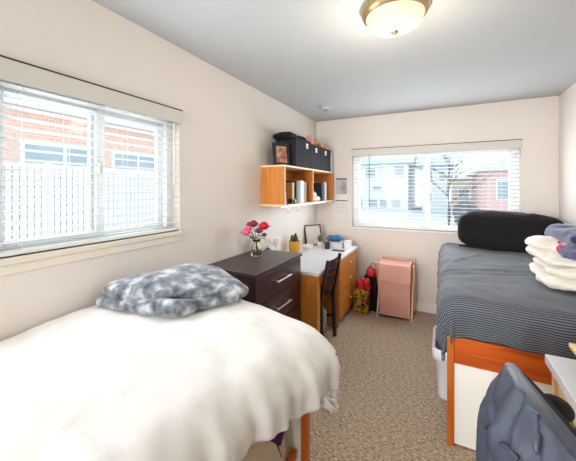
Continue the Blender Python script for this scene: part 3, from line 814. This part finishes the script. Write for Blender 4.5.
tag(o, 'teal blue cloth folded on top of the desk book stack', 'cloth')
t = thing('white_carton', 'small white carton at the far corner of the desk', 'box', (-1.03, 3.67, KZ))
flat('body', bx(-1.065, -.995, 3.63, 3.72, KZ, KZ+.075, .002), M['white'], t)
flat('lid', bx(-1.067, -.993, 3.628, 3.722, KZ+.075, KZ+.09, .002), M['paper'], t)
t = thing('phone', 'dark phone lying on the white desk top in front of the books', 'phone', (-1.09, 3.46, KZ))
flat('body', bx(-1.155, -1.01, 3.42, 3.49, KZ, KZ+.008, .003), M['blackplastic'], t)
flat('screen', bx(-1.150, -1.015, 3.424, 3.486, KZ+.008, KZ+.0086), M['espresso'], t)

# ------------------------------------------------------------------ ladder-back chairs (built at the origin facing -y)
def ladder_chair(label, loc, rz, hb, cushion_m=None):
    t = thing('desk_chair', label, 'chair', (0, 0, 0))
    hw, sd, sh = .19, .19, .45
    bm = bx(-hw-.01, hw+.01, -sd-.02, sd-.02, sh-.028, sh, .008); obj('seat', bm, M['black_wood'], t, angle=40)
    for s in (-1, 1):
        bm = bmesh.new(); bar(bm, (s*(hw-.012), -sd+.01, 0), (s*(hw-.012), -sd+.01, sh-.028), .034, .034); flat('leg', bm, M['black_wood'], t)
        bm = bmesh.new(); bar(bm, (s*(hw-.012), sd+.02, 0), (s*(hw-.012), sd, sh-.01), .034, .034); bar(bm, (s*(hw-.012), sd, sh-.02), (s*(hw-.012), sd+.075, hb), .034, .028)
        flat('leg', bm, M['black_wood'], t)
        bm = bmesh.new(); bar(bm, (s*(hw-.012), -sd+.02, .20), (s*(hw-.012), sd+.01, .20), .018, .022); flat('stretcher', bm, M['black_wood'], t)
    bm = bx(-hw, hw, -sd+.0, -sd+.018, sh-.085, sh-.028); flat('seat_rail', bm, M['black_wood'], t)
    n = 4
    for k in range(n):
        z = hb - .035 - k*(hb-sh-.10)/n
        y = sd + .075*(z-sh)/(hb-sh)
        bm = bmesh.new()
        g = bmesh.ops.create_grid(bm, x_segments=8, y_segments=1, size=.5)
        for v in g['verts']:
            u = v.co.x*2; zz = v.co.y*(.052 if k == 0 else .038)
            v.co = Vector((u*(hw-.024), y + .018*(1-u*u), z+zz))
        bmesh.ops.solidify(bm, geom=bm.faces[:], thickness=.014)
        obj('back_slat', bm, M['black_wood'], t, angle=40)
    t.location = loc; t.rotation_euler = (0, 0, rz)
    return t
ladder_chair('black ladder-back chair pushed in at the oak desk', (-1.163, 2.745, 0), math.radians(-90), .84)
o = obj('fleece_bundle', cushion(bmesh.new(), [(-1.17, 2.61), (-1.0, 2.61), (-1.0, 2.88), (-1.17, 2.88)], .0, .33, .7, .6, 48, 22, .025, 9, 61), M['greyplush'], loc=(-1.08, 2.74, 0))
tag(o, 'pale grey fleece bundle on the carpet under the desk chair', 'blanket')

# ------------------------------------------------------------------ wall shelf
SX0, SX1, SY0, SY1, SZ0, SZ1 = XL+.002, -1.305, 2.50, 3.93, 1.318, 1.715
t = thing('wall_shelf', 'two-bay honey oak shelf hung on the left wall above the desk', 'shelf', (SX0, (SY0+SY1)/2, SZ0))
flat('top_board', bx(SX0, SX1, SY0, SY1, SZ1-.018, SZ1, .002), M['oakp'], t)
flat('bottom_board', bx(SX0, SX1, SY0, SY1, SZ0, SZ0+.018, .002), M['oakp'], t)
for y in (SY0, SY1-.02): flat('side_board', bx(SX0, SX1-.001, y, y+.02, SZ0+.018, SZ1-.018), M['oak'], t)
flat('divider', bx(SX0+.008, SX1-.001, 3.20, 3.22, SZ0+.018, SZ1-.018), M['oak'], t)
flat('back_board', bx(SX0, SX0+.008, SY0+.02, SY1-.02, SZ0+.018, SZ1-.018), M['oak_in'], t)
ZB = SZ0+.018
ls = mat('lamp_strip', srgb(235, 242, 250), .5, emit=(.78, .88, 1, 1), estr=2)
flat('lamp_strip', bx(SX0+.16, SX0+.195, 2.62, 3.80, SZ0-.014, SZ0), ls, t)
ll = area('shelf_lamp', (SX0+.178, 3.21, SZ0-.016), (0, 0, 0), .03, 1.15, .5, (.66, .82, 1)); ll.parent = t; ll.location = Vector((SX0+.178, 3.21, SZ0-.016)) - wloc(t)
def shelf_book(label, y0, wd, h, dpt, cm, lean=0, group='books on the wall shelf'):
    x1 = SX1-.035; x0 = x1-dpt
    t = thing('book', label, 'book', ((x0+x1)/2, y0+wd/2, ZB), group=group)
    Rm = Matrix.Translation((0, y0, ZB)) @ Matrix.Rotation(lean, 4, 'X') @ Matrix.Translation((0, -y0, -ZB))
    bm = bmesh.new(); box(bm, x0, x1, y0, y0+.003, ZB, ZB+h); box(bm, x0, x1, y0+wd-.003, y0+wd, ZB, ZB+h); box(bm, x1-.003, x1, y0+.003, y0+wd-.003, ZB, ZB+h)
    bm.transform(Rm); flat('cover', bm, cm, t)
    bm = bmesh.new(); box(bm, x0+.004, x1-.003, y0+.003, y0+wd-.003, ZB+.004, ZB+h-.005); bm.transform(Rm); flat('page_block', bm, M['paper'], t)
shelf_book('tan book at the left of the upright shelf books', 2.735, .045, .215, .15, BK['tan'])
shelf_book('dark green binder in the left bay of the wall shelf', 2.835, .055, .235, .17, BK['darkgreen'])
shelf_book('grey green book beside the dark green binder', 2.893, .045, .235, .16, BK['greygreen'])
shelf_book('white book in the left bay of the wall shelf', 2.941, .05, .24, .17, BK['white'])
shelf_book('pale grey book at the right of the left bay books', 2.994, .04, .235, .165, BK['lightgrey'])
shelf_book('thick brown book nearest the shelf divider', 3.037, .06, .225, .16, BK['brown'])
shelf_book('navy book leaning in the right bay of the shelf', 3.60, .04, .225, .16, BK['navy'], .10)
shelf_book('grey blue book in the right bay of the shelf', 3.665, .05, .24, .17, BK['greyblue'])
shelf_book('white folder at the right end of the wall shelf', 3.72, .035, .235, .17, BK['white'])
frame_box('photo_frame', 'white framed picture leaning in the near end of the wall shelf', 'photo frame', (-1.395, 2.615, ZB+.002), .12, .18, math.radians(62), .16, M['white'], M['greyimg'], .012, .012)
t = thing('small_camera', 'small dark camera in front of the shelf books', 'camera', (-1.335, 2.76, ZB))
flat('body', bx(-1.372, -1.325, 2.70, 2.79, ZB, ZB+.05, .006), M['blackplastic'], t)
obj('lens', tube(bmesh.new(), [(-1.325, 2.755, ZB+.024), (-1.312, 2.755, ZB+.024)], .017, 18), M['espresso'], t, angle=40)
# heap of white paper in the right bay
t = thing('paper_heap', 'heap of crumpled white paper in the right bay of the shelf', 'paper', (-1.40, 3.38, ZB))
obj('sheet', cushion(bmesh.new(), [(-1.50, 3.27), (-1.32, 3.27), (-1.32, 3.53), (-1.50, 3.53)], ZB, ZB+.06, .7, .6, 40, 16, .012, 18, 71), M['paper'], t)
obj('crumpled_sheet', cushion(bmesh.new(), [(-1.46, 3.32), (-1.34, 3.32), (-1.34, 3.46), (-1.46, 3.46)], ZB+.045, ZB+.115, .9, .8, 40, 16, .016, 22, 72), M['paper'], t)

# bins on top of the shelf
def storage_bin(label, y0, y1, h, ty):
    x0, x1 = -1.548, -1.318
    t = thing('storage_bin', label, 'storage bin', ((x0+x1)/2, (y0+y1)/2, SZ1), group='black fabric bins on the wall shelf')
    bm = bmesh.new()
    th = .008
    box(bm, x0, x1, y0, y0+th, SZ1, SZ1+h); box(bm, x0, x1, y1-th, y1, SZ1, SZ1+h); box(bm, x0, x0+th, y0+th, y1-th, SZ1, SZ1+h); box(bm, x1-th, x1, y0+th, y1-th, SZ1, SZ1+h); box(bm, x0+th, x1-th, y0+th, y1-th, SZ1, SZ1+th)
    flat('body', bm, M['bin'], t)
    bm = bmesh.new(); e = .004
    box(bm, x1-th, x1+e, y0-.001, y1+.001, SZ1+h-.03, SZ1+h+.002, .002); flat('rim_band', bm, M['bin'], t)
    g = flat('tag_holder', bx(x1+.0005, x1+.004, ty-.026, ty+.026, SZ1+h-.082, SZ1+h-.028, .001), M['label'], t)
    flat('grommet', bx(x1+.004, x1+.0045, ty-.012, ty+.012, SZ1+h-.066, SZ1+h-.052), M['inkgrey'], g)
storage_bin('black fabric bin nearest the camera on top of the wall shelf', 2.77, 3.155, .30, 3.06)
storage_bin('middle one of three black fabric bins on the wall shelf', 3.165, 3.49, .285, 3.335)
storage_bin('black fabric bin on the wall shelf nearest the back wall', 3.50, 3.86, .285, 3.66)
frame_box('photo_frame', 'black framed brown photo on top of the wall shelf by the bins', 'photo frame', (-1.395, 2.625, SZ1+.003), .19, .225, math.radians(62), .10, M['blackplastic'], M['photo'], .03, .018)
o = obj('black_garment', cushion(bmesh.new(), [(-1.55, 2.66), (-1.325, 2.64), (-1.32, 3.12), (-1.55, 3.14)], SZ1+.285, SZ1+.345, .7, .5, 56, 20, .02, 8, 81), M['blackcloth'], loc=(-1.43, 2.9, SZ1+.3))
tag(o, 'black garment bundled on top of the nearest black bin', 'clothing')
t = thing('plush_toy', 'tan and pink plush toy lying on top of the black bins', 'plush toy', (-1.43, 3.46, SZ1+.29))
obj('body', cushion(bmesh.new(), [(-1.50, 3.38), (-1.36, 3.38), (-1.36, 3.60), (-1.50, 3.60)], SZ1+.285, SZ1+.40, .9, .85, 36, 18, .008, 20, 82), M['plush'], t)
obj('head', cushion(bmesh.new(), [(-1.45, 3.24), (-1.34, 3.24), (-1.34, 3.37), (-1.45, 3.37)], SZ1+.285, SZ1+.385, .95, .95, 30, 16, .006, 20, 83), M['pinkplush'], t)
for dy in (-.03, .035):
    obj('ear', cushion(bmesh.new(), [(-1.41, 3.285+dy), (-1.375, 3.285+dy), (-1.375, 3.32+dy), (-1.41, 3.32+dy)], SZ1+.365, SZ1+.405, .9, .9, 20, 12, .002, 20, 84), M['pinkplush'], t)
obj('paw', cushion(bmesh.new(), [(-1.36, 3.50), (-1.315, 3.50), (-1.315, 3.58), (-1.36, 3.58)], SZ1+.29, SZ1+.345, .9, .9, 24, 12, .004, 20, 85), M['plush'], t)
# white board standing behind the last bin
o = flat('white_folder', bx(-1.548, -1.31, 3.875, 3.885, SZ1, SZ1+.26), M['label'], loc=(-1.43, 3.88, SZ1)); tag(o, 'thin white folder standing at the far end of the shelf top', 'folder')

# little paper notes stuck to the wall under the shelf
for i, (y, l) in enumerate(((2.60, 'white paper note under the near end of the wall shelf'), (2.83, 'white paper note under the middle of the left shelf bay'))):
    bm = bmesh.new(); g = bmesh.ops.create_grid(bm, x_segments=1, y_segments=6, size=.5)
    for v in g['verts']:
        zz = v.co.y+.5; v.co = Vector((SX1-.004 - .012*(1-zz)**2, y+v.co.x*.06, SZ0 - .062 + .064*zz))
    bmesh.ops.solidify(bm, geom=bm.faces[:], thickness=.0012)
    o = obj('paper_note', bm, M['label'], loc=(SX1, y, SZ0-.03)); tag(o, l, 'note', 'notes under the shelf')

# calendar on the back wall
t = thing('wall_calendar', 'open wall calendar with grey picture beside the back window', 'calendar', (-1.20, YB, 1.64))
flat('picture_page', bx(-1.282, -1.122, YB-.006, YB-.002, 1.335, 1.640), M['paper'], t)
flat('picture', bx(-1.276, -1.128, YB-.0072, YB-.006, 1.415, 1.605), M['greyimg'], t)
flat('binding', bx(-1.284, -1.120, YB-.010, YB-.002, 1.318, 1.334), M['inkgrey'], t)
flat('header_strip', bx(-1.276, -1.128, YB-.0075, YB-.006, 1.608, 1.634), M['inkgrey'], t)
pg = flat('date_page', bx(-1.282, -1.122, YB-.006, YB-.002, 1.125, 1.316), M['paper'], t)
bm = bmesh.new()
for k in range(6): box(bm, -1.276, -1.128, YB-.0068, YB-.006, 1.140+k*.030, 1.1425+k*.030)
for k in range(8): box(bm, -1.276+k*.0208, -1.2745+k*.0208, YB-.0068, YB-.006, 1.140, 1.2925)
flat('date_grid', bm, M['inkgrey'], pg)

# ------------------------------------------------------------------ gift bags and hamper by the back wall
def gift_bag(name, label, cat, x0, x1, y0, y1, h, m, hm, fl=.012):
    t = thing(name, label, cat, ((x0+x1)/2, (y0+y1)/2, 0))
    bm = bmesh.new()
    b = [bm.verts.new(p) for p in ((x0, y0, .0), (x1, y0, 0), (x1, y1, 0), (x0, y1, 0))]
    c = [bm.verts.new(p) for p in ((x0-fl, y0-fl, h), (x1+fl, y0-fl, h), (x1+fl, y1+fl, h), (x0-fl, y1+fl, h))]
    for k in range(4): bm.faces.new((b[k], b[(k+1) % 4], c[(k+1) % 4], c[k]))
    bm.faces.new(b[::-1])
    bmesh.ops.solidify(bm, geom=bm.faces[:], thickness=.002)
    flat('body', bm, m, t)
    xc = (x0+x1)/2
    for y in (y0-fl-.002, y1+fl-.004):
        pts = [(xc + .048*math.cos(a), y, h-.01 + .13*math.sin(a)) for a in [PI*k/12 for k in range(13)]]
        obj('handle', tube(bmesh.new(), pts, .0035, 8), hm, t)
    return t
gift_bag('gift_bag', 'leopard print gift bag with red tissue beside the desk', 'gift bag', -.915, -.765, 3.56, 3.68, .30, M['leopard'], M['blackplastic'])
bm = bmesh.new()
for k in range(9):
    a = k*2.4; cx, cy = -.84+.06*math.cos(a)*(k/9), 3.62+.03*math.sin(a)*(k/9)
    pk = cushion(bmesh.new(), [(cx-.045, cy-.035), (cx+.045, cy-.035), (cx+.045, cy+.035), (cx-.045, cy+.035)], .25, .355+.05*(k % 3)/2, .9, .8, 18, 12, .03, 22, 90+k)
    me = bpy.data.meshes.new('tmp'); pk.to_mesh(me); pk.free(); bm.from_mesh(me); bpy.data.meshes.remove(me)
o = obj('tissue_paper', bm, M['red'], loc=(-.84, 3.62, .28)); tag(o, 'red tissue paper bursting out of the leopard gift bag', 'tissue paper', kind='stuff')
gift_bag('paper_bag', 'dark plum paper bag with black handles behind the leopard bag', 'bag', -.83, -.695, 3.72, 3.90, .42, M['navybag'], M['blackplastic'], .004)
o = obj('red_cloth', cushion(bmesh.new(), [(-.82, 3.72), (-.70, 3.72), (-.70, 3.90), (-.82, 3.90)], .36, .485, .8, .6, 36, 16, .03, 14, 99), M['red'], loc=(-.76, 3.81, .38)); tag(o, 'red cloth on top of the dark paper bag', 'cloth')

t = thing('laundry_hamper', 'pink canvas laundry hamper on a folding wooden frame', 'hamper', (-.48, 3.77, 0))
HX0, HX1, HYF, HYB, HZ = -.655, -.285, 3.61, 3.93, .60
bm = bmesh.new()   # fabric bag: front leans back towards the top, back is upright
n = 10
def hring(k):
    z = .035 + (HZ-.035)*k
    yf = HYF + .0 + .02*k; yb = HYB - .06 + .05*k
    bul = .012*math.sin(PI*k)
    pts = []
    for i in range(n+1): pts.append((HX0+.02+(HX1-HX0-.04)*i/n, yf - bul*math.sin(PI*i/n), z - .006*math.sin(PI*i/n)*(1 if k > .9 else 0)))
    for i in range(1, n): pts.append((HX1-.02+bul*.4*math.sin(PI*i/n), yf+(yb-yf)*i/n, z))
    for i in range(n+1): pts.append((HX1-.02-(HX1-HX0-.04)*i/n, yb, z))
    for i in range(1, n): pts.append((HX0+.02-bul*.4*math.sin(PI*i/n), yb+(yf-yb)*i/n, z))
    return [bm.verts.new(p) for p in pts]
rg = [hring(k/12) for k in range(13)]
for a, b in zip(rg, rg[1:]):
    m_ = len(a)
    for k in range(m_): bm.faces.new((a[k], a[(k+1) % m_], b[(k+1) % m_], b[k]))
bm.faces.new(rg[0][::-1])
obj('fabric_bag', bm, M['pink'], t, angle=50)
# flap lid: over the top and down the front
bm = bmesh.new(); prof = [(HYB-.012, HZ+.018), (HYF+.15, HZ+.024), (HYF+.03, HZ+.022), (HYF+.006, HZ+.008), (HYF-.006, HZ-.04), (HYF-.016, HZ-.11), (HYF-.022, HZ-.185)]
grid = []
for j, (y, z) in enumerate(prof):
    row = []
    for i in range(13):
        u = i/12
        sag = -.012*math.sin(PI*u) if j < 3 else 0
        row.append(bm.verts.new((HX0+.012+(HX1-HX0-.024)*u, y - .004*math.sin(u*9+j)*(j > 3), z + sag + (.006*math.sin(PI*2*u) if j == 6 else 0))))
    grid.append(row)
for a, b in zip(grid, grid[1:]):
    for i in range(12): bm.faces.new((a[i], a[i+1], b[i+1], b[i]))
bmesh.ops.recalc_face_normals(bm, faces=bm.faces[:])
bmesh.ops.solidify(bm, geom=bm.faces[:], thickness=.005)
fo = obj('flap', bm, M['pink'], t, angle=60)
for u in (.27, .73):
    x = HX0+(HX1-HX0)*u
    obj('button', tube(bmesh.new(), [(x, HYF-.021, HZ-.115), (x, HYF-.030, HZ-.116)], .012, 16), M['pinkwood'], fo, angle=40)
for x in (HX0-.002, HX1+.002):
    bm = bmesh.new(); bar(bm, (x, HYF-.03, .0), (x, HYB-.03, HZ+.05), .016, .024); flat('leg', bm, M['pinkwood'], t)
    bm = bmesh.new(); bar(bm, (x+math.copysign(.017, x+.49), HYB-.02, .0), (x+math.copysign(.017, x+.49), HYF+.03, HZ+.02), .016, .024); flat('leg', bm, M['pinkwood'], t)
for (y, z) in ((HYF-.02, .045), (HYB-.03, HZ+.035)):
    obj('cross_rod', tube(bmesh.new(), [(HX0-.01, y, z), (HX1+.01, y, z)], .009, 10), M['pinkwood'], t)

# ------------------------------------------------------------------ right desk, chair, jacket
QX0, QY1, QZ = .415, 1.715, .75
t = thing('desk', 'white topped desk with tan wood sides along the right wall', 'desk', (.74, 1.15, 0))
flat('desktop', bx(QX0, XR-.003, .35, QY1, QZ-.04, QZ, .004), M['white_lam'], t)
flat('apron', bx(QX0+.035, QX0+.055, .39, QY1-.05, QZ-.15, QZ-.04), M['tanwood'], t)
for y in (.37, QY1-.05): flat('side_panel', bx(QX0+.02, XR-.006, y, y+.03, 0, QZ-.04), M['tanwood'], t)
t = thing('desk_riser', 'low tan wood riser on the white desk top', 'shelf', (.78, 1.45, QZ))
flat('board', bx(.495, XR-.006, 1.10, 1.71, QZ+.05, QZ+.07, .003), M['tanwood'], t)
for y in (1.115, 1.675): flat('support', bx(.52, XR-.01, y, y+.02, QZ, QZ+.05), M['tanwood'], t)

CH_C = Vector((.24, .935)); CE = Vector((.196, -.981)); CN = Vector((-.981, -.196))
th = math.atan2(-CN.x, CN.y)   # chair faces -CN : (sin th, -cos th) = -CN
ladder_chair('black chair with the slate jacket over its back at the white desk', (CH_C.x - CN.x*(-.0) - CN.x*.235, CH_C.y - CN.y*.235, 0), math.atan2(-CN.x, CN.y), .90)
t = thing('jacket', 'slate blue jacket draped over the chair back at lower right', 'jacket', (CH_C.x, CH_C.y, .9))
ZT = .957
def jk(z):   # half-length along the chair back, half-thickness, centre shift outward
    k = max(0, min(1, (ZT-z)/.13)); s = math.sin(k*PI/2)
    return .19 + .045*s, .030+.034*s, .014+.016*s
def jacket_half(a0, a1, z1, nu=100, nz_=84, amp=1.0, off=0.0):
    bm = bmesh.new(); rows = []
    for j in range(nz_+1):
        q = j/nz_; z = ZT + off - (ZT-z1)*q**1.4
        L, Tk, sh = jk(z); row = []
        for i in range(nu+1):
            a = a0 + (a1-a0)*i/nu
            ca, sa = sgn(math.cos(a), .75), sgn(math.sin(a), .75)
            f = min(1, (ZT-z)/.12)
            w_ = amp*f*(.012*math.sin(ca*7 + (ZT-z)*16) + .009*math.sin(ca*15-(ZT-z)*27+1) + .020*fbm((ca*.25, z, 2), 8))
            for (c0, z0_, c1, z1_, dep, wd) in ((-.85, .92, .35, .66, .020, .022), (-.2, .95, .25, .80, .014, .018), (.15, .95, .55, .84, .018, .018), (-.6, .80, .5, .52, .018, .022), (-.95, .86, -.2, .62, .012, .016)):
                ax, az, bx_, bz = c0*.24, z0_, c1*.24, z1_; px_, pz_ = ca*.24, z
                tt = max(0, min(1, ((px_-ax)*(bx_-ax)+(pz_-az)*(bz-az))/((bx_-ax)**2+(bz-az)**2)))
                dd = math.hypot(px_-ax-tt*(bx_-ax), pz_-az-tt*(bz-az))
                w_ -= amp*dep*.6*(math.exp(-(dd/wd)**2) - .55*math.exp(-((dd-wd*1.8)/wd)**2))
            p = CH_C + CE*(ca*(L+off)) + CN*(sa*(Tk+off) + sh + w_*max(0, sa))
            zz = z - .02*ca*ca*f + (.006*noise.noise(Vector((ca*3, 0, 9))) if j == 0 else 0)
            row.append(bm.verts.new((p.x, p.y, zz)))
        rows.append(row)
    for a, b in zip(rows, rows[1:]):
        for i in range(nu): bm.faces.new((a[i], a[i+1], b[i+1], b[i]))
    # close the ridge
    bm.faces.new(rows[0])
    bmesh.ops.recalc_face_normals(bm, faces=bm.faces[:])
    bmesh.ops.solidify(bm, geom=bm.faces[:], thickness=.006)
    return bm
jb = obj('body', jacket_half(-.35, PI+.35, .42), M['jacket'], t, angle=70)
obj('lining', jacket_half(PI+.30, 2*PI-.30, .5, off=-.004), M['blackcloth'], t, angle=70)
# sleeve hanging at the far shoulder and pocket seams
def jp(ca, z, out=0.0):
    L, Tk, sh = jk(z); sa = math.sqrt(max(0, 1-abs(ca)**2.6))
    p = CH_C + CE*(ca*L) + CN*(Tk*sa + sh + out); return (p.x, p.y, z)
pts = [jp(-.90, .84, -.03), jp(-.93, .78, -.012), jp(-.95, .70, -.004), jp(-.93, .60, .0), jp(-.9, .48, -.002)]
bm = tube(bmesh.new(), pts, [.03, .047, .05, .046, .04], 18)
for v in bm.verts: v.co += v.co.normalized()*.006*fbm(v.co, 16)
obj('sleeve', bm, M['jacket'], t, subd=1)
seam = tube(bmesh.new(), [jp(-.97, .70, .010), jp(-.75, .745, .012), jp(-.5, .785, .012), jp(-.1, .83, .012), jp(.1, .855, .012), jp(.3, .87, .012)], .0045, 8)
obj('seam', seam, M['jacket'], t)
pk = tube(bmesh.new(), [jp(.46, .908, .006), jp(.42, .925, .012), jp(.40, .945, .010)], [.004, .010, .005], 10); obj('pocket_welt', pk, M['jacket'], t, subd=2)
# black garment on the same chair, its sleeve pointing at the desk
t = thing('black_cardigan', 'black garment hanging inside the chair back behind the slate jacket', 'clothing', (.33, .95, .8))
pts = [(.255, 1.06, .885), (.285, 1.10, .865), (.315, 1.15, .835), (.34, 1.195, .805), (.357, 1.235, .775)]
bm = tube(bmesh.new(), pts, [.03, .036, .033, .022, .006], 16)
obj('sleeve', bm, M['blackcloth'], t, subd=1)
bm = cushion(bmesh.new(), [(.245, 1.12), (.31, 1.13), (.39, .74), (.31, .72)], .50, .875, .7, .5, 48, 22, .02, 9, 121)
obj('body', bm, M['blackcloth'], t)

# ------------------------------------------------------------------ outside, left window
struct('ground', bx(-14, XL-T, -12, 45, -.25, -.15), M['concrete'])
struct('ground_back', bx(XL-T, 30, YB+T, 45, -.25, -.15), M['asphalt'])
t = thing('slat_fence', 'white slatted privacy fence outside the left window', 'fence', (-4.0, 2.2, -.15))
FX = -4.0
bm = bmesh.new()
y = -1.0
while y < 6.5:
    box(bm, FX, FX+.012, y, y+.050, -.1, 1.735); y += .064
flat('slats', bm, M['fence'], t)
flat('mesh_backing', bx(FX-.02, FX-.012, -1, 6.5, -.1, 1.73), M['fencegrey'], t)
bm = bmesh.new()
z = -.05
while z < 1.72:
    y = -1.0
    box(bm, FX+.012, FX+.022, -1, 6.5, z, z+.022); z += .105
flat('lattice_wire', bm, M['fencegrey'], t)
flat('top_rail', bx(FX-.02, FX+.02, -1.0, 6.5, 1.725, 1.765), M['fence'], t)
for y in (-.4, 1.8, 4.0, 6.2): flat('post', bx(FX-.05, FX-.005, y, y+.06, -.15, 1.78), M['fence'], t)
t = thing('brick_building', 'low orange brick building with white windows beyond the fence', 'building', (-10, 4, -.15))
BXX = -9.0
flat('wall', bx(BXX-4, BXX, -8, 16, -.15, 3.45), M['brick'], t)
flat('roof_fascia', bx(BXX-4.1, BXX+.25, -8.2, 16.2, 3.45, 3.52), M['concrete'], t)
for (y0, y1) in ((3.5, 5.4), (5.75, 7.5), (.9, 2.8), (8.4, 10.3)):
    fr = flat('window', bx(BXX, BXX+.06, y0, y1, 1.75, 2.66), M['vinyl'], t)
    for k in range(2):
        a = y0+.08+(y1-y0-.08)/2*k; b = a+(y1-y0-.08)/2-.08
        flat('pane', bx(BXX+.06, BXX+.075, a, b, 1.83, 2.58), M['darkglass'], fr)

# ------------------------------------------------------------------ outside, back window
def gable_house(name, label, x0, x1, y0, y1, zw, zr, wm, rm, wins, ridge='x', over=.4):
    t = thing(name, label, 'house', ((x0+x1)/2, (y0+y1)/2, -.15))
    flat('wall', bx(x0, x1, y0, y1, -.15, zw), wm, t)
    bm = bmesh.new()
    if ridge == 'x':
        ym = (y0+y1)/2; P_ = [(y0-over, zw), (ym, zr), (y1+over, zw), (y1+over, zw-.15), (y0-over, zw-.15)]
        a = [bm.verts.new((x0-over, p[0], p[1])) for p in P_]; b = [bm.verts.new((x1+over, p[0], p[1])) for p in P_]
    else:
        xm = (x0+x1)/2; P_ = [(x0-over, zw), (xm, zr), (x1+over, zw), (x1+over, zw-.15), (x0-over, zw-.15)]
        a = [bm.verts.new((p[0], y0-over, p[1])) for p in P_]; b = [bm.verts.new((p[0], y1+over, p[1])) for p in P_]
    for k in range(5): bm.faces.new((a[k], a[(k+1) % 5], b[(k+1) % 5], b[k]))
    bm.faces.new(a[::-1]); bm.faces.new(b); bmesh.ops.recalc_face_normals(bm, faces=bm.faces[:])
    flat('roof', bm, rm, t)
    for (wx, wz, ww, wh) in wins:
        f = flat('window', bx(wx-ww/2, wx+ww/2, y0-.08, y0-.001, wz, wz+wh), M['vinyl'], t)
        flat('pane', bx(wx-ww/2+.07, wx+ww/2-.07, y0-.095, y0-.08, wz+.07, wz+wh-.07), M['darkglass'], f)
    return t
gable_house('apartment_house', 'large pale two-storey house with slate roof in the left back window pane', -8.2, -2.15, 24, 32, 3.55, 4.7, M['siding'], M['roof'],
            [(-4.9, 2.3, .9, .9), (-6.7, 2.3, .9, .9), (-2.75, 2.3, .9, 1.0), (-5.9, -.0, .95, .8), (-4.7, .0, .8, .8), (-3.9, .0, .7, .8), (-3.0, 0., .8, .8), (-7.0, 0, .9, .8), (-4.4, 1.3, .8, .5)])
gable_house('row_house', 'pale house behind the bare tree in the right back window pane', -1.2, .45, 24, 29, 3.3, 4.5, M['siding'], M['roof'],
            [(-.8, 2.1, .6, .85), (-.8, .5, .6, .8), (.1, 2.0, .5, .8)])
gable_house('low_house', 'yellow low house far behind the bare tree', .95, 4.2, 30, 36, 2.5, 4.0, M['yellowwall'], M['concrete'], [(1.8, .6, .9, 1.0), (3.2, .6, .9, 1.0)])
gable_house('gabled_house', 'pink brick house with gable at the right of the back window', 2.2, 8.6, 19, 27, 2.6, 4.7, M['brickpink'], M['concrete'], [(2.9, .9, .6, 1.1), (4.4, .9, .9, 1.0), (5.2, 2.3, .6, .7)], 'y')
struct('ground_lawn', bx(-12, 12, 13, 16.5, -.15, -.12), M['lawn'])

t = thing('shrub', 'dark rounded shrub behind the bare tree trunk', 'shrub', (1.0, 15.0, -.15))
bm = bmesh.new(); bmesh.ops.create_icosphere(bm, subdivisions=4, radius=.5)
for v in bm.verts:
    v.co *= 1+.22*fbm(v.co, 5); v.co.z *= 1.1; v.co += Vector((1.0, 15.0, .42))
flat('foliage', bm, mat('winter_shrub', srgb(112, 118, 120), .9, var=.2), t)
obj('stem', tube(bmesh.new(), [(1.0, 15, -.15), (1.0, 15, .2)], .05, 8), M['bark'], t)

# bare tree
t = thing('bare_tree', 'leafless young tree standing in the street outside the back window', 'tree', (.24, 11.0, -.15))
trunk = tube(bmesh.new(), [(.24, 11, -.15), (.25, 11, .6), (.22, 11, 1.4), (.26, 11, 2.1), (.24, 11, 2.8)], [.07, .055, .045, .03, .012], 10)
obj('trunk', trunk, M['bark'], t)
rnd = random.Random(3)
bm = bmesh.new()
def branch(p, d, L, r, depth):
    q = p + d*L; m_ = p + d*L*.5 + Vector((rnd.uniform(-.04, .04), rnd.uniform(-.04, .04), .03))
    tube(bm, [p, m_, q], [r, r*.75, r*.45], 5)
    if depth > 0:
        for k in range(3):
            nd = (d + Vector((rnd.uniform(-.7, .7), rnd.uniform(-.7, .7), rnd.uniform(-.1, .6)))).normalized()
            branch(p.lerp(q, .5+.25*k), nd, L*.58, r*.55, depth-1)
for k in range(9):
    z = 1.0+.2*k; a = k*2.4
    branch(Vector((.24, 11, z)), Vector((math.cos(a), math.sin(a)*.7, .75)).normalized(), .85-.05*k, .02, 2)
obj('branches', bm, M['bark'], t)
